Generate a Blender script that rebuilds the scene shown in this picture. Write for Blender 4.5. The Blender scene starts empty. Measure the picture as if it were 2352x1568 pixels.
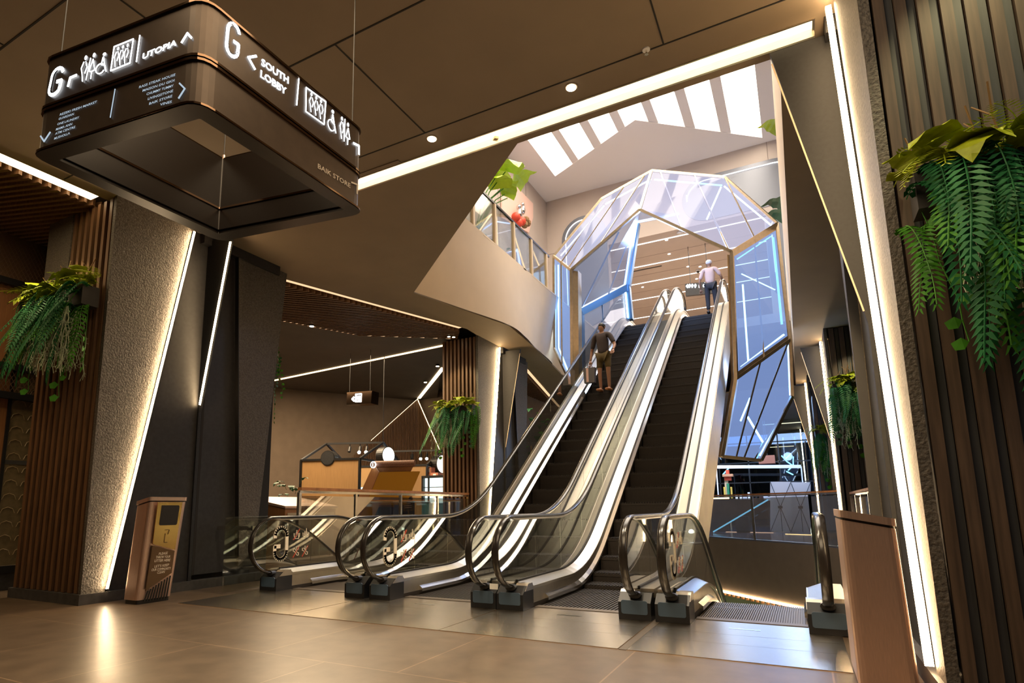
import bpy, math, random
from mathutils import Vector, Matrix
V = Vector
S = bpy.context.scene
COL = S.collection
# ---------------------------------------------------------------- camera
W_, H_ = 2352.0, 1568.0
FPX, CX, CY = 1355.9, 1089.5, 945.7
YAW, PITCH, ROLL = math.radians(28.632), math.radians(9.2331), math.radians(-0.65912)
EYE = V((0, 0, 1.1))
_f = V((-math.sin(YAW)*math.cos(PITCH), math.cos(YAW)*math.cos(PITCH), math.sin(PITCH)))
_r = V((math.cos(YAW), math.sin(YAW), 0)); _u = _r.cross(_f)
CR = _r*math.cos(ROLL)+_u*math.sin(ROLL); CU = _u*math.cos(ROLL)-_r*math.sin(ROLL); CF = _f
cd = bpy.data.cameras.new('camera'); cam = bpy.data.objects.new('camera', cd); COL.objects.link(cam)
cam.matrix_world = Matrix(((CR.x, CU.x, -CF.x, EYE.x), (CR.y, CU.y, -CF.y, EYE.y), (CR.z, CU.z, -CF.z, EYE.z), (0, 0, 0, 1)))
cd.sensor_width = 36.0; cd.lens = FPX*36.0/W_
cd.shift_x = (W_/2-CX)/W_; cd.shift_y = (CY-H_/2)/W_
cd.clip_start = 0.05; cd.clip_end = 300
S.camera = cam
# ---------------------------------------------------------------- world, view
wd = bpy.data.worlds.new('world'); S.world = wd; wd.use_nodes = True
wd.node_tree.nodes['Background'].inputs[0].default_value = (1.0, 0.78, 0.55, 1)
wd.node_tree.nodes['Background'].inputs[1].default_value = 0.09
vs = S.view_settings; vs.view_transform = 'Standard'; vs.look = 'None'; vs.gamma = 1.0; vs.use_curve_mapping = False
vs.exposure = 0.15
S.cycles.use_denoising = True
S.cycles.max_bounces = 8; S.cycles.diffuse_bounces = 4; S.cycles.glossy_bounces = 4; S.cycles.transparent_max_bounces = 24
S.cycles.sample_clamp_indirect = 6.0

def area(name, loc, target, sx, sy, power, col):
    d = bpy.data.lights.new(name, 'AREA'); d.shape = 'RECTANGLE'; d.size = sx; d.size_y = sy; d.energy = power; d.color = col
    o = bpy.data.objects.new(name, d); COL.objects.link(o); o.location = loc
    o.rotation_euler = (V(target)-V(loc)).to_track_quat('-Z', 'Y').to_euler(); return o
def spot(name, loc, target, power, col, ang=60, blend=.6, r=.03):
    d = bpy.data.lights.new(name, 'SPOT'); d.energy = power; d.color = col; d.spot_size = math.radians(ang); d.spot_blend = blend; d.shadow_soft_size = r
    o = bpy.data.objects.new(name, d); COL.objects.link(o); o.location = loc
    o.rotation_euler = (V(target)-V(loc)).to_track_quat('-Z', 'Y').to_euler(); return o
def point(name, loc, power, col, r=.1):
    d = bpy.data.lights.new(name, 'POINT'); d.energy = power; d.color = col; d.shadow_soft_size = r
    o = bpy.data.objects.new(name, d); COL.objects.link(o); o.location = loc; return o
WARM = (1.0, 0.72, 0.40); NEUT = (1.0, 0.9, 0.78); BLUE = (0.35, 0.55, 1.0)
# unseen area fills added to stand for ceiling lamps of the lobby and halls
area('lobby_fill', (-1.7, 1.6, 5.2), (-1.7, 1.6, 0), 4.0, 3.0, 230, (1.0, 0.76, 0.48))
area('upper_corridor_lights', (-3.5, 29, 11.3), (-3.5, 29, 7), 6, 12, 750, (1.0, 0.86, 0.72))
point('portal_glow', (-3.0, 16.4, 8.4), 260, BLUE, .4)
point('portal_glow_low', (-0.6, 16.6, 4.6), 60, BLUE, .3)
area('food_hall_fill', (-11.5, 11, 5.1), (-11.5, 11.2, 0), 5, 4, 900, (1.0, 0.76, 0.48))  # unseen area fill added to brighten the stalls
area('far_hall_blue_fill', (-1.5, 27, 4.9), (-1.5, 27, 0), 5, 6, 900, (0.42, 0.62, 1.0))  # blue fill added to tint the floor beyond the opening
area('lower_level_lights', (-0.9, 17, -1.9), (-0.9, 17, -6), 3, 8, 260, (0.95, 1.0, 0.75))
area('left_hall_fill', (-9.6, 1.5, 5.2), (-9.6, 1.5, 0), 3, 3, 85, WARM)  # added fill that lifts the dark shop front at left
area('right_hall_fill', (3.0, 0.5, 5.2), (2.2, 4.0, 1.5), 2.0, 2.0, 25, (0.8, 0.86, 1.0))  # unseen cool fill added from the right side

# ---------------------------------------------------------------- pixel -> place (on a real plane of the building)
def ray(x, y): return CR*((x-CX)/FPX) - CU*((y-CY)/FPX) + CF
def onx(x, y, X): d = ray(x, y); return EYE + d*((X-EYE.x)/d.x)
def ony(x, y, Y): d = ray(x, y); return EYE + d*((Y-EYE.y)/d.y)
def onz(x, y, Z): d = ray(x, y); return EYE + d*((Z-EYE.z)/d.z)
def onpl(x, y, p, n): d = ray(x, y); return EYE + d*((V(p)-EYE).dot(V(n))/d.dot(V(n)))

# ---------------------------------------------------------------- materials
MATS = {}
def mat(name, col, rough=.5, metal=0., noise=0., nscale=8., stretch=None, bump=0., bscale=60., emit=None, estr=0., spec=.5, trans=None):
    m = bpy.data.materials.new(name); m.use_nodes = True; nt = m.node_tree; b = nt.nodes['Principled BSDF']
    b.inputs['Base Color'].default_value = (*col, 1); b.inputs['Roughness'].default_value = rough; b.inputs['Metallic'].default_value = metal
    b.inputs['Specular IOR Level'].default_value = spec
    if noise or bump:
        tc = nt.nodes.new('ShaderNodeTexCoord'); mp = nt.nodes.new('ShaderNodeMapping'); nt.links.new(tc.outputs['Object'], mp.inputs[0])
        if stretch: mp.inputs['Scale'].default_value = stretch
    if noise:
        n = nt.nodes.new('ShaderNodeTexNoise'); n.inputs['Scale'].default_value = nscale; n.inputs['Detail'].default_value = 6
        nt.links.new(mp.outputs[0], n.inputs['Vector'])
        r = nt.nodes.new('ShaderNodeValToRGB'); r.color_ramp.elements[0].position = .3; r.color_ramp.elements[1].position = .7
        r.color_ramp.elements[0].color = tuple(max(0, c*(1-noise)) for c in col)+(1,); r.color_ramp.elements[1].color = tuple(min(1, c*(1+noise)) for c in col)+(1,)
        nt.links.new(n.outputs[0], r.inputs[0]); nt.links.new(r.outputs[0], b.inputs['Base Color'])
    if bump:
        n2 = nt.nodes.new('ShaderNodeTexNoise'); n2.inputs['Scale'].default_value = bscale; n2.inputs['Detail'].default_value = 3
        nt.links.new(mp.outputs[0], n2.inputs['Vector']); bp = nt.nodes.new('ShaderNodeBump'); bp.inputs['Strength'].default_value = bump; bp.inputs['Distance'].default_value = .01
        nt.links.new(n2.outputs[0], bp.inputs['Height']); nt.links.new(bp.outputs[0], b.inputs['Normal'])
    if emit:
        b.inputs['Emission Color'].default_value = (*emit, 1); b.inputs['Emission Strength'].default_value = estr
    MATS[name] = m; return m
def emat(name, col, s):
    m = bpy.data.materials.new(name); m.use_nodes = True; nt = m.node_tree; nt.nodes.remove(nt.nodes['Principled BSDF'])
    e = nt.nodes.new('ShaderNodeEmission'); e.inputs[0].default_value = (*col, 1); e.inputs[1].default_value = s
    nt.links.new(e.outputs[0], nt.nodes['Material Output'].inputs[0]); MATS[name] = m; return m
def glassmat(name, tint, gloss=.12, rough=.02, emit=None, es=0., ef=0., fk=.7):
    m = bpy.data.materials.new(name); m.use_nodes = True; nt = m.node_tree; nt.nodes.remove(nt.nodes['Principled BSDF'])
    t = nt.nodes.new('ShaderNodeBsdfTransparent'); t.inputs[0].default_value = (*tint, 1)
    g = nt.nodes.new('ShaderNodeBsdfGlossy'); g.inputs['Roughness'].default_value = rough
    fr = nt.nodes.new('ShaderNodeFresnel'); fr.inputs[0].default_value = 1.45
    mx = nt.nodes.new('ShaderNodeMixShader')
    mm = nt.nodes.new('ShaderNodeMath'); mm.operation = 'MULTIPLY_ADD'; mm.inputs[1].default_value = fk; mm.inputs[2].default_value = gloss*.3
    nt.links.new(fr.outputs[0], mm.inputs[0]); nt.links.new(mm.outputs[0], mx.inputs[0])
    nt.links.new(t.outputs[0], mx.inputs[1]); nt.links.new(g.outputs[0], mx.inputs[2]); out = mx
    if emit:
        e = nt.nodes.new('ShaderNodeEmission'); e.inputs[0].default_value = (*emit, 1); e.inputs[1].default_value = es
        m2 = nt.nodes.new('ShaderNodeMixShader'); m2.inputs[0].default_value = ef
        nt.links.new(mx.outputs[0], m2.inputs[1]); nt.links.new(e.outputs[0], m2.inputs[2]); out = m2
    nt.links.new(out.outputs[0], nt.nodes['Material Output'].inputs[0]); MATS[name] = m; return m

M_TILE = mat('stone_tile', (.13, .092, .06), .33, noise=.22, nscale=5, bump=.05, bscale=180)
def tile_joints(m):
    nt = m.node_tree; b = nt.nodes['Principled BSDF']; src = b.inputs['Base Color'].links[0].from_socket
    tc = nt.nodes.new('ShaderNodeTexCoord'); br = nt.nodes.new('ShaderNodeTexBrick'); br.offset = .5
    br.inputs['Scale'].default_value = 1.0; br.inputs['Brick Width'].default_value = 1.3; br.inputs['Row Height'].default_value = 1.3
    br.inputs['Mortar Size'].default_value = .006; br.inputs['Color1'].default_value = (1, 1, 1, 1); br.inputs['Color2'].default_value = (.9, .9, .9, 1); br.inputs['Mortar'].default_value = (1.9, 1.8, 1.7, 1)
    mp = nt.nodes.new('ShaderNodeMapping'); mp.inputs['Location'].default_value = (-.73, -.87, 0)
    nt.links.new(tc.outputs['Object'], mp.inputs[0]); nt.links.new(mp.outputs[0], br.inputs[0])
    mx = nt.nodes.new('ShaderNodeMix'); mx.data_type = 'RGBA'; mx.blend_type = 'MULTIPLY'; mx.inputs[0].default_value = 1
    nt.links.new(src, mx.inputs[6]); nt.links.new(br.outputs[0], mx.inputs[7]); nt.links.new(mx.outputs[2], b.inputs['Base Color'])
tile_joints(M_TILE)
M_CEIL = mat('ceiling_paint', (.225, .168, .11), .75, noise=.05, nscale=2)
M_CEILD = mat('dark_ceiling', (.085, .066, .05), .7, noise=.1, nscale=2)
M_SEAM = mat('seam', (.012, .01, .008), .8)
M_CREAM = mat('cream_plaster', (.76, .6, .41), .7, noise=.03, nscale=2)
M_WHITE = mat('white_plaster', (.78, .75, .74), .8)
M_BEIGE = mat('beige_panel', (.5, .42, .36), .6, noise=.04, nscale=1.5)
M_STUCCO = mat('dark_stucco', (.085, .072, .058), .6, noise=.45, nscale=48, bump=1.0, bscale=48)
M_DARK = mat('charcoal_panel', (.02, .019, .02), .5, noise=.25, nscale=20)
M_STONE = mat('dark_stone', (.05, .047, .045), .55, noise=.3, nscale=12)
M_BLACK = mat('black_metal', (.012, .011, .011), .4)
M_RUBBER = mat('handrail_rubber', (.018, .015, .013), .22)
M_STEEL = mat('brushed_steel', (.62, .56, .48), .3, 1., noise=.12, nscale=6, stretch=(1.5, 40, 40))
M_STEELP = mat('plate_steel', (.6, .52, .42), .27, 1., noise=.14, nscale=5, stretch=(1.2, 60, 10))
M_STEELY = mat('deck_steel', (.72, .66, .56), .3, 1., noise=.06, nscale=6, stretch=(60, 1, 1))
M_CLAD = mat('cladding_steel', (.6, .54, .46), .42, .85, noise=.07, nscale=3)
M_CHROME = mat('satin_chrome', (.8, .78, .74), .16, 1.)
M_COPPER = mat('copper', (.78, .56, .46), .36, .9, noise=.1, nscale=8, stretch=(60, 60, 1.5))
M_BRASS = mat('brass', (.75, .5, .17), .25, .85)
M_BROWNP = mat('brown_enamel', (.085, .042, .012), .45)
M_WOODS = mat('slat_wood', (.135, .068, .03), .5, noise=.3, nscale=5, stretch=(8, 8, .6))
M_WOODD = mat('batten_wood', (.075, .047, .03), .55, noise=.35, nscale=5, stretch=(8, 8, .5))
M_BATG = mat('batten_grey', (.036, .038, .04), .5, noise=.3, nscale=5, stretch=(8, 8, .5))
M_RAIL = mat('rail_wood', (.4, .16, .055), .4, noise=.3, nscale=6, stretch=(1, 1, 1))
M_STEP = mat('step_metal', (.02, .014, .01), .55, noise=.15, nscale=30)
M_COMB = mat('comb_metal', (.16, .13, .1), .45, .6)
M_FOOT = mat('newel_plastic', (.012, .013, .016), .35)
M_FOOTP = mat('newel_panel', (.05, .085, .13), .4)  # blue reflection put into the plate's own colour
M_SIGNB = mat('sign_bronze', (.058, .04, .028), .4, .6, noise=.1, nscale=12)
M_SIGNI = mat('sign_inner', (.014, .0095, .007), .3, .3)
M_TRIM = mat('bronze_trim', (.13, .08, .05), .12, 1.)
M_FIN = mat('fin_charcoal', (.011, .0115, .013), .6, noise=.3, nscale=30)
M_GOLD = mat('champagne_metal', (.55, .44, .3), .3, .9, noise=.1, nscale=10)
M_BLUEM = mat('blue_steel', (.15, .3, .5), .3, .8)
M_KWOOD = mat('kiosk_wood', (.36, .2, .075), .6, noise=.12, nscale=4, stretch=(30, 30, .8))
M_YEL = mat('ochre_laminate', (.5, .25, .015), .45)
M_WALL = mat('hall_wall', (.16, .115, .08), .8, noise=.08, nscale=3)
M_FERN = mat('fern_green', (.05, .2, .012), .6, noise=.4, nscale=6, spec=.2)
M_FERND = mat('fern_dark', (.012, .11, .03), .6, noise=.4, nscale=6, spec=.2)
M_LEAF = mat('broad_leaf', (.3, .36, .01), .5, noise=.3, nscale=9, spec=.25)
M_LEAFD = mat('dark_leaf', (.02, .09, .03), .45, noise=.3, nscale=5)
M_LIME = mat('lime_leaf', (.42, .62, .01), .4, noise=.12, nscale=6)
M_ROOT = mat('air_root', (.45, .5, .34), .8)
M_TWIG = mat('twig', (.22, .12, .05), .8)
M_POT = mat('planter_box', (.03, .026, .022), .6)
M_PRINT = mat('ivory_vinyl', (.85, .75, .6), .5)
M_RED = mat('red_vinyl', (.55, .06, .02), .5)
M_WHITEP = mat('white_paint', (.75, .74, .73), .5)
M_PAPER = mat('paper_label', (.8, .8, .78), .6)
M_PINK = mat('pink_board', (.75, .5, .42), .6)
M_MIRR = mat('mirror_metal', (.75, .72, .7), .12, 1.)
M_BANNER = mat('banner_back', (.6, .57, .57), .7)
M_BLUEF = mat('blue_reflection_floor', (.05, .075, .14), .15, noise=.1, nscale=4)  # blue of reflected lights put into the dark floor's colour
M_LOWER = mat('green_floor', (.34, .4, .26), .5)
M_PAT = mat('patterned_glass', (.2, .15, .08), .3, noise=.2, nscale=14)
M_COPW = mat('copper_wood', (.3, .13, .045), .5, noise=.15, nscale=4, stretch=(20, 20, 1))
M_MESH = mat('wire_mesh', (.35, .22, .14), .4, .8)
M_GLASS = glassmat('clear_glass', (.94, .96, .92), .1)
M_GLASSB = glassmat('blue_glass', (.5, .62, .75), .2)
M_PORT = glassmat('backlit_film', (.62, .7, .95), .2, .06, (.74, .74, 1.0), 1.0, .5, .12)
M_PORTB = glassmat('blue_film', (.35, .6, 1.0), .2, .08, (.34, .5, 1.0), 1.0, .48, .12)
M_PORTI = glassmat('inner_film', (.7, .75, .9), .05, .35, (.34, .37, .52), .75, .5, .2)
E_LED = emat('warm_led', (1.0, .70, .38), 45); E_LEDT = emat('warm_led_thin', (1.0, .72, .42), 120)
E_LEDS = emat('warm_led_soft', (1.0, .66, .32), 5)
E_COVE = emat('cove_led', (1.0, .74, .42), 4)
E_DOWN = emat('downlight_lens', (1.0, .8, .55), 20)
E_SKY = emat('skylight_panel', (1.0, .87, .7), 12)
E_SIGN = emat('sign_light', (.8, .9, 1.0), 5)
E_SIGNS = emat('sign_light_soft', (.55, .68, .8), .75)
E_PLED = emat('portal_led', (.55, .75, 1.0), 9)
E_PLEDB = emat('portal_led_blue', (.2, .55, 1.0), 6)
E_COR = emat('corridor_led', (1.0, .93, .85), 3.5)
E_NEON = emat('blue_neon', (.2, .6, 1.0), 2.5)
E_SPOTC = emat('cool_spot', (.95, 1.0, .95), 30)
E_DISC = emat('lit_disc', (1.0, .9, .72), 2.2)
E_FRIDGE = emat('lit_fridge', (.75, .95, .9), 1.4)

# ---------------------------------------------------------------- mesh builder
class MB:
    def __init__(s): s.v = []; s.f = []
    def poly(s, pts):
        i = len(s.v); s.v += [tuple(p) for p in pts]; s.f.append(tuple(range(i, i+len(pts))))
        return s
    def ext(s, pts, vec):
        pts = [V(p) for p in pts]; vec = V(vec); n = len(pts); i = len(s.v)
        s.v += [tuple(p) for p in pts]+[tuple(p+vec) for p in pts]
        s.f.append(tuple(range(i+n-1, i-1, -1))); s.f.append(tuple(range(i+n, i+2*n)))
        for k in range(n): s.f.append((i+k, i+(k+1) % n, i+n+(k+1) % n, i+n+k))
        return s
    def box(s, p0, p1):
        (a, b, c), (d, e, f) = p0, p1
        a, d = min(a, d), max(a, d); b, e = min(b, e), max(b, e); c, f = min(c, f), max(c, f)
        return s.ext([(a, b, c), (d, b, c), (d, e, c), (a, e, c)], (0, 0, f-c))
    def bar(s, a, b, w, h=None, up=(0, 0, 1)):
        a, b = V(a), V(b); h = h or w; d = (b-a).normalized(); up = V(up)
        if abs(d.dot(up)) > .98: up = V((0, 1, 0))
        r = d.cross(up).normalized(); u = r.cross(d)
        return s.ext([a-r*w/2-u*h/2, a+r*w/2-u*h/2, a+r*w/2+u*h/2, a-r*w/2+u*h/2], b-a)
    def tube(s, pts, r, n=8, rs=None, flat=1., side=None):
        pts = [V(p) for p in pts]; N = len(pts); i0 = len(s.v)
        for k, p in enumerate(pts):
            d = (pts[min(k+1, N-1)]-pts[max(k-1, 0)]).normalized()
            if side is not None: a = V(side)
            else:
                up = V((0, 0, 1)) if abs(d.z) < .95 else V((0, 1, 0)); a = d.cross(up).normalized()
            b = a.cross(d).normalized(); rr = rs[k] if rs else r
            for j in range(n):
                t = 2*math.pi*j/n; s.v.append(tuple(p+a*(rr*math.cos(t))+b*(rr*flat*math.sin(t))))
        for k in range(N-1):
            for j in range(n):
                a0 = i0+k*n+j; a1 = i0+k*n+(j+1) % n; s.f.append((a0, a1, a1+n, a0+n))
        s.f.append(tuple(range(i0+n-1, i0-1, -1))); s.f.append(tuple(range(i0+(N-1)*n, i0+N*n)))
        return s
    def cyl(s, a, b, r, n=16): return s.tube([a, b], r, n)
    def ball(s, c, r, n=10, m=7, sc=(1, 1, 1)):
        c = V(c); i0 = len(s.v)
        for a in range(m+1):
            t = math.pi*a/m
            for b in range(n):
                p = 2*math.pi*b/n; s.v.append((c.x+r*sc[0]*math.sin(t)*math.cos(p), c.y+r*sc[1]*math.sin(t)*math.sin(p), c.z+r*sc[2]*math.cos(t)))
        for a in range(m):
            for b in range(n): s.f.append((i0+a*n+b, i0+a*n+(b+1) % n, i0+(a+1)*n+(b+1) % n, i0+(a+1)*n+b))
        return s
    def sweep(s, prof, path, closed=True):
        """prof: list of (x, dz) ; path: list of (Y, z); swept along Y with vertical offset"""
        n = len(prof); i0 = len(s.v)
        for (Y, z) in path:
            for (x, dz) in prof: s.v.append((x, Y, z+dz))
        m = n if closed else n-1
        for k in range(len(path)-1):
            for j in range(m):
                a0 = i0+k*n+j; a1 = i0+k*n+(j+1) % n; s.f.append((a0, a1, a1+n, a0+n))
        if closed:
            s.f.append(tuple(range(i0+n-1, i0-1, -1))); e = i0+(len(path)-1)*n; s.f.append(tuple(range(e, e+n)))
        return s
    def mesh(s, name, m, smooth=False):
        me = bpy.data.meshes.new(name); me.from_pydata(s.v, [], s.f); me.validate(); me.materials.append(m)
        if smooth:
            for p in me.polygons: p.use_smooth = True
        return me
    def build(s, name, m, parent=None, smooth=False, label=None):
        return put(name, s.mesh(name, m, smooth), parent, label)
def put(name, me, parent=None, label=None):
    o = bpy.data.objects.new(name, me); COL.objects.link(o)
    if parent is not None:
        o.parent = parent; o.matrix_parent_inverse = wmat(parent).inverted()
    if label: o['label'] = label
    return o
def wmat(o):
    m = o.matrix_basis
    return m if o.parent is None else wmat(o.parent) @ o.matrix_parent_inverse @ m
def tag(o, label, cat, group=None, kind=None):
    o['label'] = label; o['category'] = cat
    if group: o['group'] = group
    if kind: o['kind'] = kind
    return o
def thing(name, label, cat, loc=(0, 0, 0), group=None):
    o = bpy.data.objects.new(name, None); COL.objects.link(o); o.location = loc; o.empty_display_size = .1
    return tag(o, label, cat, group)
def struct(name, mb, m, label=None, cat=None):
    o = mb.build(name, m); o['kind'] = 'structure'
    if label: o['label'] = label
    if cat: o['category'] = cat
    return o
def sstruct(name, label=None):
    o = bpy.data.objects.new(name, None); COL.objects.link(o); o['kind'] = 'structure'
    if label: o['label'] = label
    return o
def dup(root, loc, label, group=None):
    r = root.copy(); COL.objects.link(r); r.location = loc; r['label'] = label
    if group: r['group'] = group
    def rec(a, b):
        for ch in list(a.children):
            c = ch.copy(); COL.objects.link(c); c.parent = b; rec(ch, c)
    rec(root, r); return r
# text and drawn strokes on a plane given by origin o, right r, up u
_tx = {}
def text_mesh(t, bold=0.):
    k_ = (t, bold)
    if k_ in _tx: return _tx[k_]
    cu = bpy.data.curves.new('lettering', 'FONT'); cu.body = t; cu.size = 1; cu.resolution_u = 2; cu.offset = bold
    ob = bpy.data.objects.new('lettering', cu); COL.objects.link(ob)
    dg = bpy.context.evaluated_depsgraph_get(); me = bpy.data.meshes.new_from_object(ob.evaluated_get(dg))
    vs_ = [v.co.copy() for v in me.vertices]; fs = [tuple(p.vertices) for p in me.polygons]
    bpy.data.objects.remove(ob); bpy.data.curves.remove(cu); bpy.data.meshes.remove(me)
    x0 = min(v.x for v in vs_); x1 = max(v.x for v in vs_); y0 = min(v.y for v in vs_); y1 = max(v.y for v in vs_)
    _tx[k_] = ([((v.x-x0)/(x1-x0), (v.y-y0)/(y1-y0)) for v in vs_], fs); return _tx[k_]
def add_text(mb, t, p0, p1, h, up=(0, 0, 1), shear=0., bold=0.):
    """letters of t filling the run p0->p1 (baseline) with cap height h"""
    vs_, fs = text_mesh(t, bold); p0, p1, up = V(p0), V(p1), V(up); r = p1-p0; i = len(mb.v)
    rn = r.normalized()
    for (a, b) in vs_: mb.v.append(tuple(p0+r*a+up*(b*h)+rn*(b*h*shear)))
    for f in fs: mb.f.append(tuple(i+k for k in f))
    return mb
def stroke(mb, pts, w, n, closed=False):
    """ribbon of width w and 4 mm depth along pts lying on a plane of normal n"""
    n = V(n).normalized(); pts = [V(p) for p in pts]
    if closed: pts = pts+[pts[0]]
    for a, b in zip(pts[:-1], pts[1:]):
        d = (b-a)
        if d.length < 1e-6: continue
        d.normalize(); s = d.cross(n).normalized(); a2, b2 = a-d*w*.25, b+d*w*.25
        mb.ext([a2-s*w/2, b2-s*w/2, b2+s*w/2, a2+s*w/2], n*.004)
    return mb
def arc(c, rx, ry, a0, a1, n=12): return [(c[0]+rx*math.cos(math.radians(a0+(a1-a0)*k/n)), c[1]+ry*math.sin(math.radians(a0+(a1-a0)*k/n))) for k in range(n+1)]
# ================================================================ SETTING
ZC = 5.3; ZU = 7.0; ZR = 14.0
VX0, VX1, VY0 = -6.85, 0.36, 6.36
slab = MB()
def prism(mb, poly, z0, z1): return mb.ext([(x, y, z0) for x, y in poly], (0, 0, z1-z0))
prism(slab, [(-26, -7), (9, -7), (9, VY0), (-26, VY0)], -1.7, 0)
prism(slab, [(-26, VY0), (VX0, VY0), (VX0, 26), (-26, 26)], -1.7, 0)
prism(slab, [(VX1, VY0), (9, VY0), (9, 17.4), (.83, 17.48)], -1.7, 0)
prism(slab, [(.83, 17.48), (9, 17.4), (9, 50), (-26, 50), (-26, 26), (-6.85, 26), (-2.87, 22.17), (.13, 18.8)], -1.7, 0)
fl = struct('floor', slab, M_TILE, 'dark brown stone tile floor of the lobby', 'floor')
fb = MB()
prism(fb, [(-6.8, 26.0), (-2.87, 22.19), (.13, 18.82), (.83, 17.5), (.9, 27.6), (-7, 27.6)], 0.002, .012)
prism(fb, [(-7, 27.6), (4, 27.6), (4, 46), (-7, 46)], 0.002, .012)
struct('trim_1', fb, M_BLUEF, 'smooth dark floor beyond the opening tinted blue for the reflections on it', 'floor')
fw = MB()
for a, b in [((.83, 17.47), (.13, 18.79)), ((.13, 18.79), (-2.87, 22.16)), ((-2.87, 22.16), (-6.8, 25.95)), ((VX1-.004, VY0), (.83, 17.46))]:
    fw.ext([(a[0], a[1], -1.7), (b[0], b[1], -1.7), (b[0], b[1], -.004), (a[0], a[1], -.004)], (-.012, -.012, 0))
struct('trim_2', fw, mat('void_fascia', (.14, .105, .08), .75, noise=.08, nscale=3), 'brown painted edge of the floor opening', 'fascia')
prism(lw := MB(), [(-16, -2), (9, -2), (9, 50), (-16, 50)], -6.2, -6.0)
struct('floor_lower', lw, M_LOWER, 'pale green floor of the level below', 'floor')
# ---- ceiling with the big opening
A_, B_, C_, D_, E0_, E_ = (.18, 5.8), (-2.55, 5.8), (-6.35, 9.19), (-5.65, 12.1), (-5.9, 14.27), (-6.42, 17.64)
ce = MB(); T = .05
prism(ce, [(-7.95, -7), (9, -7), (9, 5.45), (-7.95, 5.45)], ZC, ZC+T)
prism(ce, [(-7.95, 5.45), (-4.95, 5.45), (-4.95, 5.65), (-7.95, 5.65)], ZC, ZC+T)
prism(ce, [(.47, 5.45), (9, 5.45), (9, 5.65), (.47, 5.65)], ZC, ZC+T)
prism(ce, [(-7.95, 5.65), (9, 5.65), (9, 5.8), (-7.95, 5.8)], ZC, ZC+T)
prism(ce, [(-7.95, 5.8), B_, C_, (-7.45, 9.19), (-8.0, 7.4)], ZC, ZC+T)
prism(ce, [(-7.45, 9.19), C_, D_, (-6.62, 11.8)], ZC, ZC+T)
prism(ce, [(-6.62, 11.8), D_, E0_, E_, (-6.6, 24), (-8.9, 24.8), (-7.4, 18.2), (-6.9, 15.6)], ZC, ZC+T)
prism(ce, [(.18, 5.8), (9, 5.8), (9, 50), (.18, 50)], ZC, ZC+T)
prism(ce, [(-6.6, 24), (.18, 24), (.18, 50), (-8.9, 50), (-8.9, 24.8)], ZC, ZC+T)
struct('ceiling', ce, M_CEIL, 'brown painted lobby ceiling with dark panel joints', 'ceiling')
cl = MB()
prism(cl, [(-26, -7), (-7.95, -7), (-7.95, 7.4), (-6.62, 11.8), (-6.9, 15.6), (-8.9, 24.8), (-26, 30)], ZC+.3, ZC+.35)
struct('ceiling_recess', cl, M_CEILD, 'dark ceiling above the wooden slats', 'ceiling')
cl = MB(); prism(cl, [(-26, 9.05), (-9.96, 9.05), (-9.19, 10.89), (-7.24, 12.41), (-7.4, 14.5), (-9.4, 15.1), (-26, 40)], ZC+.02, ZC+.06)
struct('ceiling_left', cl, M_CEILD, 'dark ceiling over the food stalls', 'ceiling')
sm = MB()
def seam(a, b, w=.014):
    a, b = V((a[0], a[1], ZC-.002)), V((b[0], b[1], ZC-.002)); sm.bar(a, b, w, .006)
seam((-7.9, 5.1), (9, 5.1)); seam((-7.9, 3.61), (9, 3.61)); seam((-7.9, 2.15), (9, 2.15)); seam((-7.9, .6), (9, .6))
for x in (-3.38, -.75, 1.9, -6.0): seam((x, 3.61), (x, 5.1))
for x in (-4.6, -2.0, .6): seam((x, 2.15), (x, 3.61))
for x in (-6, -3.38, -.75, 1.9): seam((x, .6), (x, 2.15))
struct('trim_3', sm, M_SEAM, 'thin dark joints between the ceiling panels', 'joint')
# cove light across the ceiling
cv = thing('cove_light', 'long warm light strip set in the ceiling in front of the atrium opening', 'light strip', (-2.2, 5.55, ZC+.06))
MB().box((-4.93, 5.475, ZC+.05), (.45, 5.635, ZC+.06)).build('light_strip', E_COVE, cv)
f = MB().box((-4.95, 5.44, ZC-.012), (.47, 5.455, ZC+.06)); f.box((-4.95, 5.635, ZC-.03), (.47, 5.66, ZC+.06)); f.box((.45, 5.44, ZC), (.47, 5.66, ZC+.07)); f.box((-4.95, 5.44, ZC), (-4.93, 5.66, ZC+.07))
f.build('frame', M_STEEL, cv)
MB().box((-4.6, 5.37, ZC-.012), (-3.95, 5.43, ZC)).build('access_hatch', M_CEIL, cv)
for k, (px, py, lb) in enumerate([(992, 318, 'round ceiling downlight nearer the hanging sign'), (1312, 200, 'round ceiling downlight halfway along the cove light strip')]):
    p = onz(px, py, ZC); t = thing('downlight', lb, 'downlight', p, 'downlights in the lobby ceiling')
    MB().cyl((p.x, p.y, ZC-.006), (p.x, p.y, ZC+.01), .062, 20).build('trim_ring', M_CEIL, t)
    MB().cyl((p.x, p.y, ZC-.012), (p.x, p.y, ZC-.006), .05, 20).build('lens', E_DOWN, t)
    spot('downlight_beam', (p.x, p.y, ZC-.03), (p.x, p.y+.3, 0), 420, (1, .8, .55), 110)
p = onz(1484, 113, ZC); t = thing('ceiling_sprinkler', 'small white fire sprinkler under the lobby ceiling', 'sprinkler', p)
MB().cyl((p.x, p.y, ZC-.012), (p.x, p.y, ZC), .035, 16).build('rosette', M_WHITEP, t); MB().cyl((p.x, p.y, ZC-.05), (p.x, p.y, ZC-.012), .009, 8).cyl((p.x, p.y, ZC-.056), (p.x, p.y, ZC-.05), .018, 10).build('nozzle', M_CHROME, t)
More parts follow.
